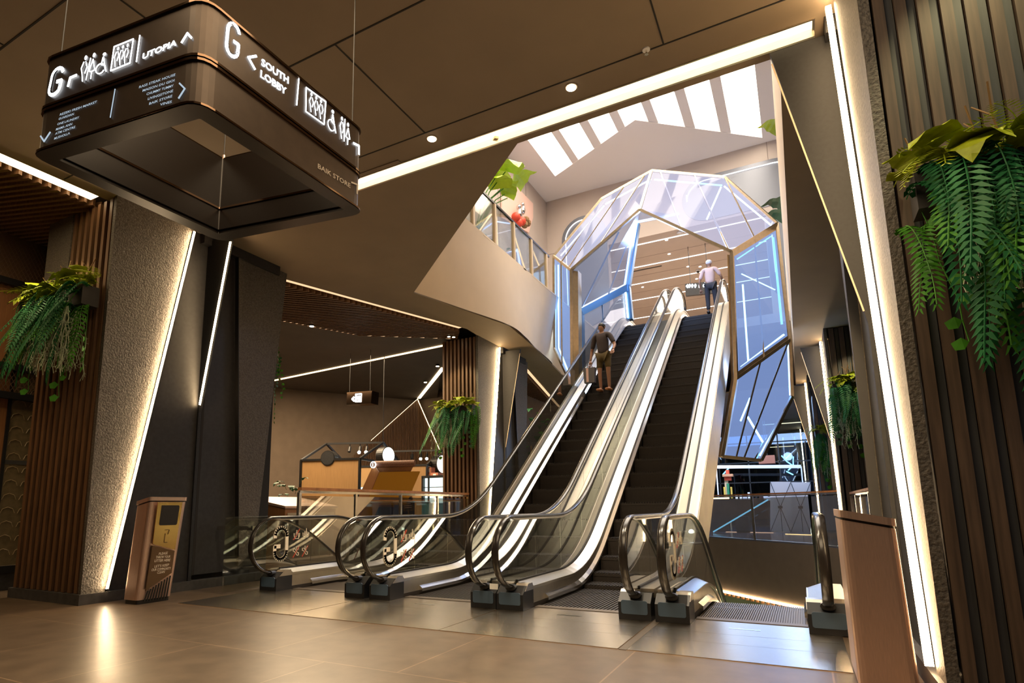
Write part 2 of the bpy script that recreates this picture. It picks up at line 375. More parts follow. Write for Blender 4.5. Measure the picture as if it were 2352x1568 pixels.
# ---- slatted soffits
def slats(poly, step, w, h, z, d):
    """parallel wooden slats of direction d clipped to a convex-ish polygon in plan"""
    mb = MB(); d = V((d[0], d[1])).normalized(); n = V((-d.y, d.x)); P = [V(p) for p in poly]
    lo = min(p.dot(n) for p in P); hi = max(p.dot(n) for p in P); k = lo+step/2
    while k < hi:
        xs = []
        for a, b in zip(P, P[1:]+P[:1]):
            ka, kb = a.dot(n), b.dot(n)
            if (ka-k)*(kb-k) < 0: xs.append((a+(b-a)*((k-ka)/(kb-ka))).dot(d))
        xs.sort()
        for a, b in zip(xs[::2], xs[1::2]):
            pa, pb = d*a+n*k, d*b+n*k; mb.bar((pa.x, pa.y, z+h/2), (pb.x, pb.y, z+h/2), w, h)
        k += step
    return mb
SD = (-.945, -.326)
struct('ceiling_slats_left', slats([(-8.22, -4), (-8.22, 4.55), (-14, 4.55), (-14, -4)], .105, .045, .1, ZC-.02, SD), M_WOODS, 'wooden slatted ceiling left of the first column', 'slatted ceiling')
struct('ceiling_slats_middle', slats([(-8.25, 7.4), (-6.85, 11.85), (-7.24, 12.4), (-9.19, 10.89), (-9.96, 9.05), (-13, 8.9), (-13, 4.7), (-8.25, 4.7)], .105, .045, .1, ZC-.02, SD), M_WOODS, 'wooden slatted ceiling over the left balustrade', 'slatted ceiling')
struct('ceiling_slats_far', slats([(-7.1, 15.65), (-9.1, 24.7), (-11.5, 24.7), (-9.7, 15.65)], .2, .06, .1, ZC-.02, (-1, .0)), M_WOODS, 'dark slatted ceiling beyond the slatted middle column', 'slatted ceiling')
def trough(a, b, m, w=.13, lb='', z=ZC-.06):
    t = thing('trough_light', lb, 'light strip', (*a, z)); MB().bar((*a, z+.1), (*b, z+.1), w, .01).build('light_strip', m, t)
    d = (V(b)-V(a)).normalized(); s = V((d.y, -d.x))*(w/2+.03)
    MB().bar((a[0]+s.x*.98, a[1]+s.y*.98, z+.12), (b[0]+s.x*.98, b[1]+s.y*.98, z+.12), .01, .05).build('side_profile', M_CREAM, t)
trough((-8.085, -4), (-8.085, 4.1), emat('trough_led', (1, .74, .42), 5), .24, 'bright trough light along the slatted ceiling at far left')
trough((-8.12, 7.4), (-6.76, 11.75), emat('trough_led_dim', (1, .62, .34), 1.1), .13, 'soft trough light along the slats above the left balustrade')
trough((-6.98, 15.7), (-8.98, 24.6), MATS['trough_led_dim'], .1, 'soft trough light beyond the slatted middle column')
trough((-9.9, 9.1), (-9.15, 10.85), MATS['trough_led_dim'], .03, 'narrow light line on the inner edge of the slats', ZC-.1)
trough((-9.15, 10.9), (-7.3, 12.35), MATS['trough_led_dim'], .03, 'narrow light line by the top of the slatted middle column', ZC-.1)
def ledline(a, b, lb, m=None, w=.07):
    tag(MB().bar(a, b, w, .02).build('linear_light', m or E_LEDS), lb, 'light strip')
ledline((-14.96, 13.52, ZC+.008), (-7.8, 12.77, ZC+.008), 'straight light line crossing the dark ceiling over the food stalls')
ledline((-12.64, 18.69, ZC+.008), (-9.2, 14.9, ZC+.008), 'light line running diagonally to the tip of the wooden wall', MATS['trough_led'], .12)
for px, py, lb in [(716, 748, 'lone downlight at the edge of the wooden slats'), (1005, 840, 'downlight beside the slatted middle column'), (977, 877, 'downlight in the dark ceiling above the wooden wall'), (1031, 772, 'left one of two small spotlights by the top of the middle column'), (1042, 773, 'right one of two small spotlights by the top of the middle column')]:
    p = onz(px, py, ZC-.03); t = thing('downlight', lb, 'downlight', p, 'downlights over the food hall'); r = .05 if py > 750 and px < 1010 or px == 716 else .035
    MB().cyl((p.x, p.y, p.z-.012), (p.x, p.y, p.z+.03), r*1.3, 14).build('trim_ring', M_BLACK, t); MB().cyl((p.x, p.y, p.z-.018), (p.x, p.y, p.z-.012), r, 14).build('lens', E_DOWN, t)
# ---- upper storey
par = MB(); P = [C_, (-6.0, 10.6), D_, (-5.72, 13.2), E0_, (-6.1, 15.9), E_, (-6.6, 24)]
top = []
for (x, y) in P:
    zt = 7.15; top.append(zt)
def crom(p0, p1, p2, p3, t): return tuple(.5*(2*b+(c-a)*t+(2*a-5*b+4*c-d)*t*t+(3*b-a-3*c+d)*t**3) for a, b, c, d in zip(p0, p1, p2, p3))
PP = []
for k in range(len(P)-1):
    for i in range(6): PP.append(crom(P[max(0, k-1)], P[k], P[k+1], P[min(len(P)-1, k+2)], i/6))
PP.append(P[-1]); nP = len(PP)
face = MB(); NR = 6
for (x, y) in PP:
    for r in range(NR+1): t = r/NR; face.v.append((x+(-5.72-x)*t, y, ZC+.02+(7.14-ZC)*t))
for k in range(nP-1):
    for r in range(NR): a = k*(NR+1)+r; face.f.append((a, a+NR+1, a+NR+2, a+1))
fo_ = face.build('wall_parapet_curve', M_CREAM, None, True); fo_['kind'] = 'structure'; fo_['label'] = 'curved cream parapet face of the upper floor left of the escalators'
par.box((-5.97, 11, 7.12), (-5.72, 24, 7.16))
par.ext([(B_[0], B_[1], ZC+.02), (C_[0], C_[1], ZC+.02), (C_[0], C_[1], 7.16), (B_[0], B_[1], 7.16)], (-.2, -.2, 0))
par.box((-2.75, 5.6, ZC+.07), (.2, 5.66, 7.16)); par.box((-4.95, 5.66, ZC+.07), (.2, 5.8, ZC+.3))
struct('wall_parapet_left', par, M_CREAM, 'cream parapet of the upper floor left of the escalators', 'parapet')
pr = MB().box((.18, 5.8, ZC+.02), (.42, 30, 8.1)); struct('wall_parapet_right', pr, M_CREAM, 'cream parapet edge right of the crystal portal', 'parapet')
uf = MB(); prism(uf, [(-5.95, 9.4), (-6.2, 22.2), (-14, 22.2), (-14, 9.4)], 6.75, ZU); prism(uf, [(-14, 20.1), (6, 20.1), (6, 50), (-14, 50)], 6.7, ZU); prism(uf, [(.42, -2), (6, -2), (6, 20.1), (.42, 20.1)], 6.75, ZU); prism(uf, [(-14, -2), (.42, -2), (.42, 5.6), (-2.75, 5.6), (-6.5, 8.5), (-14, 8.5)], 6.75, ZU)
struct('floor_upper', uf, M_BEIGE, 'upper floor slab', 'floor')
ul = MB().box((-8.75, 6, ZU), (-8.5, 22.2, ZR)); struct('wall_upper_left', ul, M_BEIGE, 'upper left wall panelled in beige', 'wall')
ub = MB(); YB = 22.2; ZK = 11.45
ub.box((-8.5, YB, ZU), (-5.9, YB+.25, ZR)); ub.box((-5.9, YB, ZK), (-.3, YB+.25, ZR)); ub.box((-.3, YB, ZU), (6, YB+.25, ZR))
struct('wall_upper_back', ub, M_BEIGE, 'beige back wall of the atrium', 'wall')
j = MB(); 
for y in (12.5, 15, 17.5, 20): j.box((-8.5, y, ZU), (-8.492, y+.02, ZR))
j.box((-8.5, 8, 11.6), (-8.492, 22.2, 11.62)); j.box((-8.5, YB-.008, 11.6), (-5.9, YB, 11.62)); j.box((-.3, YB-.008, 12.3), (6, YB, 12.32)); j.box((.0, YB-.008, 7), (.02, YB, 14))
struct('trim_4', j, mat('panel_joint', (.25, .2, .17), .8), 'thin joints of the upper wall panels', 'joint')
cc = MB().box((-9, YB+.25, ZK), (3, 50, ZK+.06)); struct('ceiling_corridor', cc, M_BEIGE, 'beige ceiling of the upper corridor', 'ceiling')
struct('wall_corridor_end', MB().box((-9, 48, ZU), (3, 48.2, ZK)), M_BEIGE, 'far end wall of the upper corridor', 'wall')
struct('wall_corridor_left', MB().box((-9.2, YB+.25, ZU), (-9, 48, ZK)), M_BEIGE, 'left wall of the upper corridor', 'wall')
struct('wall_corridor_right', MB().box((3, YB+.25, ZU), (3.2, 48, ZK)), M_BEIGE, 'right wall of the upper corridor', 'wall')
for y, lb in [(22.75, 'nearest'), (25.0, 'second'), (27.0, 'third'), (29.2, 'fourth'), (32.2, 'fifth'), (36, 'sixth'), (40, 'farthest')]:
    tag(MB().box((-8.98, y, ZK-.015), (2.98, y+.06, ZK-.001)).build('linear_light', E_COR), lb+' light line across the corridor ceiling beyond the portal', 'light strip', 'light lines of the corridor ceiling')
k = MB()
for y in (24.1, 26.1, 28.2, 30.6): k.box((-9, y, ZK-.006), (3, y+.015, ZK+.004))
struct('trim_5', k, MATS['panel_joint'], 'fine joints of the corridor ceiling', 'joint')
q = onz(1480, 618, ZK); tag(MB().box((q.x-.8, q.y-.04, ZK-.012), (q.x+.75, q.y+.04, ZK)).build('air_slot', M_BLACK), 'long black air slot in the corridor ceiling', 'vent')
for px, py in [(1531, 551), (1537, 583), (1580, 612), (1608, 612), (1600, 640), (1476, 659)]:
    q = onz(px, py, ZK); t = thing('corridor_downlight', 'tiny ceiling downlight in the upper corridor', 'downlight', q, 'small downlights of the corridor ceiling')
    MB().cyl((q.x, q.y, ZK-.01), (q.x, q.y, ZK), .06, 12).build('lens', E_COR, t)
q = onz(1603, 620, ZK); t = thing('security_camera', 'small dome security camera under the corridor ceiling', 'camera', q)
MB().cyl((q.x, q.y, ZK-.06), (q.x, q.y, ZK), .1, 14).build('housing', M_WHITEP, t, True); MB().ball((q.x, q.y, ZK-.07), .07).build('dome', M_BLACK, t, True)
q = onz(1562, 533, ZK); t = thing('smoke_detector', 'round smoke detector on the corridor ceiling near the portal', 'detector', q); MB().cyl((q.x, q.y, ZK-.05), (q.x, q.y, ZK), .12, 14).build('housing', M_WHITEP, t, True)
# neon outlined rounded windows on the back wall
def rrect(x0, x1, z0, z1, r, n=6):
    o = []
    for cx, cz, a in [(x1-r, z1-r, 0), (x0+r, z1-r, 90), (x0+r, z0+r, 180), (x1-r, z0+r, 270)]:
        for i in range(n+1):
            t = math.radians(a+90*i/n); o.append((cx+r*math.cos(t), cz+r*math.sin(t)))
    return o
def sorted_path(i, n):
    m = len(i)//4; return i[:2*m]+[(i[2*m][0], i[2*m][1]+.3)] if n != 1 else i[m:3*m]
def neon_window(n, x0, x1, z0, z1, lb):
    w = sstruct('window_%d' % n, lb); R_ = min(1.1, (z1-z0)/2-.02, (x1-x0)/2-.02); o = rrect(x0, x1, z0, z1, R_, 8)
    MB().ext([(x, YB-.02, z) for x, z in o], (0, .015, 0)).build('recessed_panel', MATS.get('win_panel') or mat('win_panel', (.16, .17, .2), .35, .3), w)
    i = rrect(x0+.18, x1-.18, z0+.18, z1-.18, R_-.18, 8); mb = MB(); i = sorted_path(i, n); mb.tube([(x, YB-.05, z) for x, z in i], .017, 6); mb.build('neon_tube', E_COR, w)
neon_window(1, -7.85, -5.95, 8.2, 12.95, 'rounded niche outlined in white neon left of the portal')
neon_window(2, -3.0, 1.0, 11.55, 13.3, 'rounded niche outlined in white neon right of the portal')
neon_window(3, -.28, 1.3, 8.0, 11.45, 'lower rounded niche outlined in white neon right of the portal')
# roof with the chevron skylight
hole = [(-7.43, 18.2), (-7.43, 20.5), (-3.83, 18.6), (-.1, 21.85), (-.1, 18.0)]
rf = MB(); Z2 = ZR+.45
prism(rf, [(-8.75, 4), (6, 4), (6, 9), (-8.75, 9)], ZR, Z2); prism(rf, [(-8.75, 9), (-7.43, 9), (-7.43, 20.5), (-8.75, 22.4)], ZR, Z2)
prism(rf, [(-8.75, 22.4), (-7.43, 20.5), (-3.83, 18.6), (-3.83, 22.4)], ZR, Z2); prism(rf, [(-3.83, 22.4), (-3.83, 18.6), (-.1, 21.85), (6, 22.4)], ZR, Z2); prism(rf, [(-.1, 9), (6, 9), (6, 22.4), (-.1, 21.85)], ZR, Z2)
struct('ceiling_atrium', rf, M_WHITE, 'white atrium ceiling with a zigzag skylight opening', 'ceiling')
gaps = [(-6.55, -6.27), (-5.54, -5.23), (-4.51, -4.22), (-3.45, -3.17), (-2.41, -2.11), (-1.37, -1.05)]
edges = [-7.43]+[g for gg in gaps for g in gg]+[-.1]
beam = MB()
def yend(x): return 20.5+(18.6-20.5)*(x+7.43)/3.6 if x < -3.83 else 18.6+(21.85-18.6)*(x+3.83)/3.73
for a, b in gaps: beam.ext([(a, 9, ZR+.02), (b, 9, ZR+.02), (b, yend(b)+.03, ZR+.02), (a, yend(a)+.03, ZR+.02)], (0, 0, .4))
struct('trim_6', beam, M_WHITE, 'white beams between the skylight panels', 'beam')
for n in range(7):
    a, b = edges[2*n]-.05, edges[2*n+1]+.05; pts = [(a, 9, Z2-.1), (b, 9, Z2-.1), (b, yend(b)+.03, Z2-.1)]
    if a < -3.83 < b: pts.append((-3.83, 18.63, Z2-.1))
    pts.append((a, yend(a)+.03, Z2-.1))
    w = struct('window_%d' % (n+4), MB().ext(pts, (0, 0, .04)), E_SKY, ['leftmost', 'second from left', 'third from left', 'middle', 'third from right', 'second from right', 'rightmost'][n]+' glowing skylight panel over the escalators', 'skylight')
# ---- outer walls of the lobby (mostly outside the view) and left hall walls
struct('wall_back', MB().box((-26, -7.2, -.2), (9, -7, 7)), M_CEILD)
struct('wall_right', MB().box((9, -7, -.2), (9.2, 50, 7)), M_CEILD)
struct('wall_far', MB().box((-26, 50, -6), (9, 50.2, 7)), M_DARK)
struct('wall_far_left', MB().box((-26.2, -7, -.2), (-26, 50, 7)), M_CEILD)
w1 = MB(); w1.ext([(-24, 1.3, 0), (-13.0, 19.0, 0), (-13.0, 19.0, 5.6), (-24, 1.3, 5.6)], (-.25, .15, 0))
struct('wall_left', w1, M_WALL, 'grey brown wall behind the food stalls', 'wall')
W1P, W1N = V((-24, 1.3, 0)), V((17.7, -11.0, 0)).normalized()
w2 = MB(); w2.ext([(-13.0, 19.0, 0), (-9.0, 18.9, 0), (-9.0, 18.9, 5.6), (-13.0, 19.0, 5.6)], (0, .2, 0)); w2.box((-9.0, 18.9, 0), (-8.8, 26, 5.6))
struct('wall_left_end', w2, M_WALL, 'end wall behind the wooden triangular panel', 'wall')
# pleated wooden triangle
tri = thing('wooden_wall_panel', 'tall triangular wooden slat panel glowing at its edges behind the stalls', 'wall panel', (-12.7, 18.5, 0))
apex = V((-12.62, 18.62, 5.28)); mb = MB(); led = MB()
la = onpl(850, 1012, W1P+W1N*.12, W1N); ra = ony(1016, 1040, 18.7)
def trislats(p0, p1, z0, z1, n, off):
    for i in range(n):
        t = (i+.5)/n; p = p0.lerp(p1, t); z = z0+(z1-z0)*t; mb.bar((p.x, p.y, 0.02), (p.x, p.y, z), .035, .05, up=off)
L0 = V((apex.x, apex.y, 0)); d1 = V((la.x, la.y, 0))-L0; zl = la.z-apex.z
p_end = L0+d1*1.5; trislats(L0, p_end, apex.z, max(.1, apex.z+zl*1.5), 46, W1N)
d2 = V((ra.x, ra.y-.06, 0))-L0; zr = ra.z-apex.z; trislats(L0, L0+d2*2.2, apex.z, max(.1, apex.z+zr*2.2), 34, (0, 1, 0))
mb.build('slats', M_WOODS, tri)
bk = MB(); bk.poly([L0+V((0, .03, 0)), apex+V((0, .03, 0)), la+W1N*-.03+V((0, 0, 0)), V((la.x, la.y, 0))+W1N*-.03]); bk.build('backing', M_DARK, tri)
led.bar(apex+V((0, -.06, -.02)), la+W1N*.1, .012); led.bar(apex+V((0, -.06, -.02)), ra+V((0, -.1, 0)), .02); led.build('light_strip', E_COVE, tri)
# ================================================================ COLUMNS
def column(X0, Y0, s, Wd, lb, period, two, top=ZC, soft=False, batten=False):
    """s=+1: the void lies towards +X. u runs along Y from the slatted front, v towards the void"""
    t = thing('clad_column', lb, 'column', (X0-s*Wd/2, Y0+1, 0), 'slat clad columns along the opening')
    def P(u, v, z): return V((X0+s*v, Y0+u, z))
    MB().box(P(.13, -Wd, 0), P(2.95, -.14, top)).build('core', M_SEAM if not batten else M_DARK, t)
    sl = MB(); n = int(Wd/period); w = period*(.45 if not batten else .52)
    for k in range(n):
        v = -.05-(k+.5)*period*(Wd-.05)/(n*period)
        sl.box(P(0, v-w/2, .13), P(.1 if not batten else .05, v+w/2, top-.02))
    sl.build('slat_screen', M_WOODD if batten else M_WOODS, t)
    if batten:
        g = MB()
        for k in range(n):
            v = -.05-(k+1.0)*period*(Wd-.05)/(n*period); g.box(P(.03, v-w*.36, .13), P(.14, v+w*.36, top-.02))
        g.build('batten_infill', M_BATG, t)
    MB().box(P(-.03, -Wd-.02, 0), P(2.9, .03, .125)).build('plinth', M_STONE, t)
    fin = MB(); ub, ut = .28, 1.13
    fin.ext([P(.0, -.06, .125), P(ub, -.06, .125), P(ut, -.06, top), P(.0, -.06, top)], (s*.06, 0, 0)); fin.build('stucco_fin', M_STUCCO, t)
    led = MB(); a, b = P(ub+.006, .012 if not two else .03, .16), P(ut+.006, .012 if not two else .04, top-.05)
    if two: led.bar(a, b, .042, .03, up=(0, 1, 0)); led.build('light_strip', E_LED, t)
    else:
        sh = V((s*.03, 0, 0)); led.bar(a+V((0, -.01, 0))+sh, b+V((0, -.01, 0))+sh, .016, .006, up=(0, 1, 0)); led.build('light_strip', E_LEDT, t)
        MB().bar(a+V((0, .006, 0))+sh, b+V((0, .006, 0))+sh, .07, .014, up=(0, 1, 0)).build('light_shield', M_BLACK, t)
    # dark wall between the fins and the tapered cross fin
    MB().ext([P(ub+.05, -.06, .125), P(1.5, -.06, .125), P(1.5, -.06, top), P(ut+.05, -.06, top)], (s*.03, 0, 0)).build('recess_panel', M_DARK, t)
    zb = 2.55
    cf = MB().ext([P(1.43, -.06, .125), P(1.43, 0.0, .125), P(1.43, 0.0, zb), P(1.43, .5, top-.08), P(1.43, -.06, top-.08)], (0, .05, 0)); cf.build('cross_fin', M_FIN, t)
    le = MB().bar(P(1.425, .02, zb+.1), P(1.425, .49, top-.2), .03 if not two else .012, .012, up=(0, 1, 0)); le.build('edge_light' if not two else 'lit_edge_strip', E_LED if not two else M_CREAM, t)  # two-sided columns: cream strip painted as the lit edge of the fin
    MB().box(P(1.49, -.05, .2), P(1.53, -.01, top)).build('shadow_groove', M_SEAM, t)
    MB().ext([P(1.53, -.06, .2), P(2.28, -.06, .2), P(1.95, -.06, top), P(1.53, -.06, top)], (s*.04, 0, 0)).build('dark_panel', M_DARK, t)
    f2 = MB().ext([P(2.27, -.04, .26), P(2.57, -.04, .5), P(3.0, -.04, top-.05), P(1.96, -.04, top-.05)], (s*.06, 0, 0)); f2.build('rear_fin', M_STUCCO, t)
    r = MB().bar(P(2.24, .02, .4), P(1.94, .02, top-.15), .02, .006, up=(0, 1, 0)); r.build('rear_light', E_LEDS, t); MB().bar(P(2.225, .03, .4), P(1.925, .03, top-.15), .08, .012, up=(0, 1, 0)).build('rear_shield', M_BLACK, t)
    MB().box(P(1.3, -.2, top-.16), P(2.8, .06, top)).build('head_beam', M_DARK, t)
    if not two: MB().box(P(-.02, -Wd+.0, 4.35), P(.0, -Wd+.62, top-.02)).build('stucco_panel', M_STUCCO, t)
    return t
column(-7.7, 4.17, 1, 1.64, 'big tapered column left of the left litter bin with wooden slats and glowing fin edge', .14, False)
column(.6, 4.17, -1, 2.6, 'battened column filling the right edge of the picture with a bright vertical light', .112, True, batten=True)
column(-6.65, 12.4, 1, 1.05, 'middle column with brown slats standing behind the left glass balustrade', .115, True)
column(.82, 16.2, -1, 1.7, 'second column on the right beyond the copper coloured bin', .2, True, batten=True)
column(.5, 22.0, -1, 1.6, 'third column on the right with a hanging plant', .2, True, batten=True)
column(.32, 36.5, -1, 1.5, 'farthest column on the right by the glass front', .2, True, batten=True)

# ================================================================ ESCALATORS
SL = .68
def step_line(up):
    if up:
        def z(Y):
            if Y < 8.34-.8: return 0.
            if Y < 8.34+.8: return SL*(Y-7.54)**2/(4*.8)
            if Y < 18.63-.8: return SL*(Y-8.34)
            if Y < 18.63+.8: return ZU-SL*(19.43-Y)**2/(4*.8)
            return ZU
        Y1 = 20.1
    else:
        def z(Y):
            if Y < 7.9-.7: return 0.
            if Y < 7.9+.7: return -SL*(Y-7.2)**2/(4*.7)
            if Y < 16.2: return -SL*(Y-7.9)
            return -5.65
        Y1 = 17.0
    return z, Y1
def ypath(z, y0, y1, bends):
    ys = [y0, y1]
    for b, r in bends: ys += [b-r+2*r*k/10 for k in range(11)]
    return [(y, z(y)) for y in sorted(set(round(v, 3) for v in ys if y0 <= v <= y1))]
def logo_g(mb, o, r, u, n, h, w):
    """open letter of a flattened ring: o centre, r right, u up"""
    pts = []; a, b = h*.25, h*.5
    pp = [(-a, b-a*1.15)]+[(p[0], p[1]) for p in arc((0, b-a), a, a, 180-12, 0, 10)]+[(a, -(b-a))]+[p for p in arc((0, -(b-a)), a, a, 0, -180, 12)]+[(-a, -.08*h), (-a+.2*h, -.08*h)]
    P3 = [V(o)+V(r)*x+V(u)*y for x, y in pp]; stroke(mb, P3, w, n)
def picto(mb, red, o, r, u, n, h, kind):
    o, r, u = V(o), V(r), V(u); f = lambda L: [o+r*(x*h)+u*(y*h) for x, y in L]; w = h*.055
    if kind == 0:
        stroke(mb, f([(-.4, .1), (-.38, -.2), (-.25, -.38), (-.25, -.48), (.3, -.48), (.3, -.38), (.42, -.2), (.42, .1)]), w, n); stroke(mb, f([(.0, .45), (0, .25), (-.08, .12), (-.08, -.3)]), w, n); stroke(mb, f([(.05, .15), (.2, .08), (.2, -.15), (.3, -.3)]), w, n)
    elif kind == 1:
        stroke(mb, f([(-.45, .12), (-.42, -.2), (-.3, -.4), (.35, -.4), (.42, -.2), (.5, .12)]), w, n); stroke(mb, f([(.1, .6), (.1, .35), (.02, .1), (.1, -.05), (.18, .1), (.1, .35)]), w, n); stroke(mb, f([(.1, -.05), (.1, -.35)]), w, n); stroke(mb, f([(-.16, .25), (-.16, .1), (-.22, -.02), (-.16, -.2), (-.1, -.02), (-.16, .1)]), w, n)
    else:
        stroke(mb, f([(-.45, .3), (-.2, .32), (.2, -.15), (.38, -.12), (.36, -.4), (.15, -.42), (-.28, .05), (-.45, .05)]), w*.8, n, True)
        stroke(mb, f([(.0, .55), (.1, .2), (.32, .25), (.35, .5), (.05, .5)] if kind == 2 else [(-.05, .55), (.0, .25), (.08, -.05), (.2, .3), (.3, .5)]), w*.8, n)
    if kind != 1: red.append(stroke(MB(), f([(-.45, -.6), (.42, .55)]), w*1.4, V(n)))
def escalator(name, lb, xl, xr, up, stick=(), foot_left=True, foot_right=True, gap=.145, nsteps=True):
    z, Y1 = step_line(up); xc = (xl+xr)/2
    t = thing('escalator', lb, 'escalator', (xc, 6.2, 0), 'escalators in the atrium')
    bends = [(8.34, .8), (18.63, .8)] if up else [(7.9, .7)]
    full = ypath(z, 6.3, Y1, bends); sk = [(xl+gap, 1), (xr-gap, -1)]
    # floor plate with the comb
    # treads
    x0, x1 = xl+gap+.02, xr-gap-.02
    if up:
        L = .4; Yc = 6.42; proto = None; k = 0
        prof = MB()
        for g in range(24):
            x = x0+(x1-x0)*(g+.5)/24; prof.box((x-.012, 0, -.02), (x+.012, L, 0))
        prof.box((x0, 0, -.05), (x1, L, -.015)); prof.ext([(x0, .005, -.015), (x1, .005, -.015), (x1, .02, -.34), (x0, .02, -.34)], (0, .02, 0))
        me = prof.mesh('step', M_STEP)
        while Yc < Y1-.3:
            o = put('step', me, t); o.location = (0, Yc, z(min(Yc+.03, Y1))); Yc += L; k += 1
    else:
        L = .4; Yc = 6.42; prof = MB()
        for g in range(46):
            x = x0+(x1-x0)*(g+.5)/46; prof.box((x-.006, 0, -.02), (x+.006, L, 0))
        prof.box((x0, 0, -.05), (x1, L, -.012)); prof.ext([(x0, L-.02, -.02), (x1, L-.02, -.02), (x1, L-.04, -.34), (x0, L-.04, -.34)], (0, -.02, 0)); me = prof.mesh('step', M_COMB)
        for k in range(26):
            o = put('step', me, t); o.location = (0, Yc, z(Yc+L*.5)); Yc += L
    MB().box((x0, 6.3, -.03), (x1, 6.42, .012)).build('comb_plate', M_COMB, t)
    for (xs, d), xh in zip(sk, (xl, xr)):
        e = xs-d*.015
        MB().sweep([(xs, .05), (xs, .2), (e, .2), (e, .05)], full).build('skirt_panel', M_STEELY, t); MB().sweep([(xs+d*.004, -.3), (xs+d*.004, .05), (e, .05), (e, -.3)], full).build('skirt', M_STEP, t)
        bpath = [(y, q) for y, q in ypath(z, 6.66, Y1-.9, bends)]
        MB().sweep([(xs, .02), (xs+d*.045, .035), (xs+d*.045, .075), (xs, .11)], bpath).build('brush_guard', M_CHROME, t)
        MB().sweep([(xs+d*.002, .2), (xs+d*.012, .205), (xs+d*.012, .235), (xs, .235), (xh+d*.02, .285), (xh+d*.02, .26), (xs-d*.02, .2)], [(y, q) for y, q in ypath(z, 6.18, Y1, bends)]).build('inner_deck', M_STEELY, t)
        xo = xh-d*.158
        MB().sweep([(xh-d*.02, .285), (xo, .285), (xo, .2), (xh-d*.02, .2)], [(y, q) for y, q in ypath(z, 6.18, Y1, bends)]).build('outer_deck', M_STEELY, t)
        MB().sweep([(xh-.018, .27), (xh+.018, .27), (xh+.018, .305), (xh-.018, .305)], ypath(z, 6.2, Y1, bends)).build('glass_channel', M_BLACK, t)
        # balustrade glass in panels
        cuts = [6.0, 6.75, 7.6, 8.5]+[8.5+1.15*k for k in range(1, 11)] if up else [6.0, 6.8, 7.6, 8.6, 9.8, 11, 12.2, 13.4, 14.6, 15.8]
        first = None
        for a, b in zip(cuts[:-1], cuts[1:]):
            if a > Y1-.4: break
            b = min(b, Y1-.3); g = MB(); pth = ypath(z, a+.004, b-.004, bends)
            lo = [(y, q+.28) for y, q in pth]; hi = [(y, q+.965) for y, q in pth]
            if a == 6.0:
                hi = [(6.1, .96)]+[h for h in hi if h[0] > 6.1]; lo = [(6.08, .28)]+[l for l in lo if l[0] > 6.08]
                edge = [(6.1+.40*math.cos(math.radians(270-180*k/12)), .62+.345*math.sin(math.radians(270-180*k/12))) for k in range(1, 12)]
            else: edge = []
            n0 = [(xh-.005, y, q) for y, q in lo[::-1]+edge+hi]
            g.ext(n0, (.01, 0, 0)); o = g.build('glass_panel', M_GLASS, t)
            first = first or o
        # handrail
        hp = [V((xh, 6.16, .235)), V((xh, 6.04, .245))]+[V((xh, 6.1+.43*math.cos(math.radians(265-175*k/14)), .62+.385*math.sin(math.radians(265-175*k/14)))) for k in range(1, 14)]
        hp += [V((xh, y, q+1.0)) for y, q in ypath(z, 6.2, Y1-.35, bends)]
        if up: hp += [V((xh, Y1-.35+.36*math.sin(math.radians(a)), ZU+.62+.38*math.cos(math.radians(a)))) for a in (20, 50, 80, 110, 140, 165)]
        MB().tube(hp, .042, 10, flat=.42, side=(1, 0, 0)).build('handrail', M_RUBBER, t, True)
        hb = [p+V((0, .0, -.028)) if i > 14 else p+V((0, .022, 0)) for i, p in enumerate(hp)][3:]
        MB().tube(hb, .016, 6, side=(1, 0, 0)).build('handrail_guide', M_STEEL, t, True)
        # newel foot
        if (d == 1 and foot_left) or (d == -1 and foot_right):
            xa, xb = xs+d*.015, xh-d*.155
            f = MB().ext([(xa, 6.0, .007), (xa, 6.0, .17), (xa, 6.1, .255), (xa, 6.29, .245), (xa, 6.29, .007)], (xb-xa, 0, 0)); fo = f.build('newel_foot', M_FOOT, t)
            x2, x3 = sorted((xa, xb)); x2 += .03; x3 -= .03
            MB().ext([(x, 5.994, zz) for x, zz in rrect(x2, x3, .06, .19, .02, 3)], (0, .01, 0)).build('face_plate', M_FOOTP, fo)
            MB().ext([(xa+d*.004, 6.05, .2), (xa+d*.004, 6.15, .275), (xa+d*.004, 6.26, .275), (xa+d*.004, 6.3, .2)], (-d*.14, 0, 0)).build('cap', M_STEEL, fo)
            MB().tube([(xh, 6.02, .24), (xh, 6.1, .235)], .06, 12, flat=.6, side=(1, 0, 0)).build('handrail_inlet', M_BLACK, fo)
        if d == 1 and 'L' in stick or d == -1 and 'R' in stick:
            n = V((d, 0, 0)); o = V((xh+d*.008, 6.22, .63)); r = V((0, 1, 0)); lg = MB(); logo_g(lg, o+V((0, -.02, 0)), r*(-1 if False else 1)*(1 if True else -1), V((0, 0, 1)), n, .44, .055); lg.build('logo', M_PRINT, first)
            pi, rd = MB(), []
            for kk, (dy, dz) in enumerate([(.3, .12), (.48, .12), (.3, -.13), (.48, -.13)]): picto(pi, rd, o+V((0, dy-.02, dz)), r, V((0, 0, 1)), n, .13, kk)
            pi.build('safety_pictograms', M_PRINT, first); [q.build('red_slash', M_RED, first) for q in rd]
        if up:
            xo2 = xh-d*.155
            MB().sweep([(xo2, .24), (xo2-d*.012, .24), (xo2-d*.012, -.74), (xo2, -.74)], ypath(z, 6.9, Y1, bends)).build('side_cladding', M_CLAD, t)
        else:
            xo2 = xh-d*.155
            MB().sweep([(xo2, .24), (xo2-d*.012, .24), (xo2-d*.012, -.9), (xo2, -.9)], ypath(z, 6.4, Y1, bends)).build('side_cladding', M_CLAD, t)
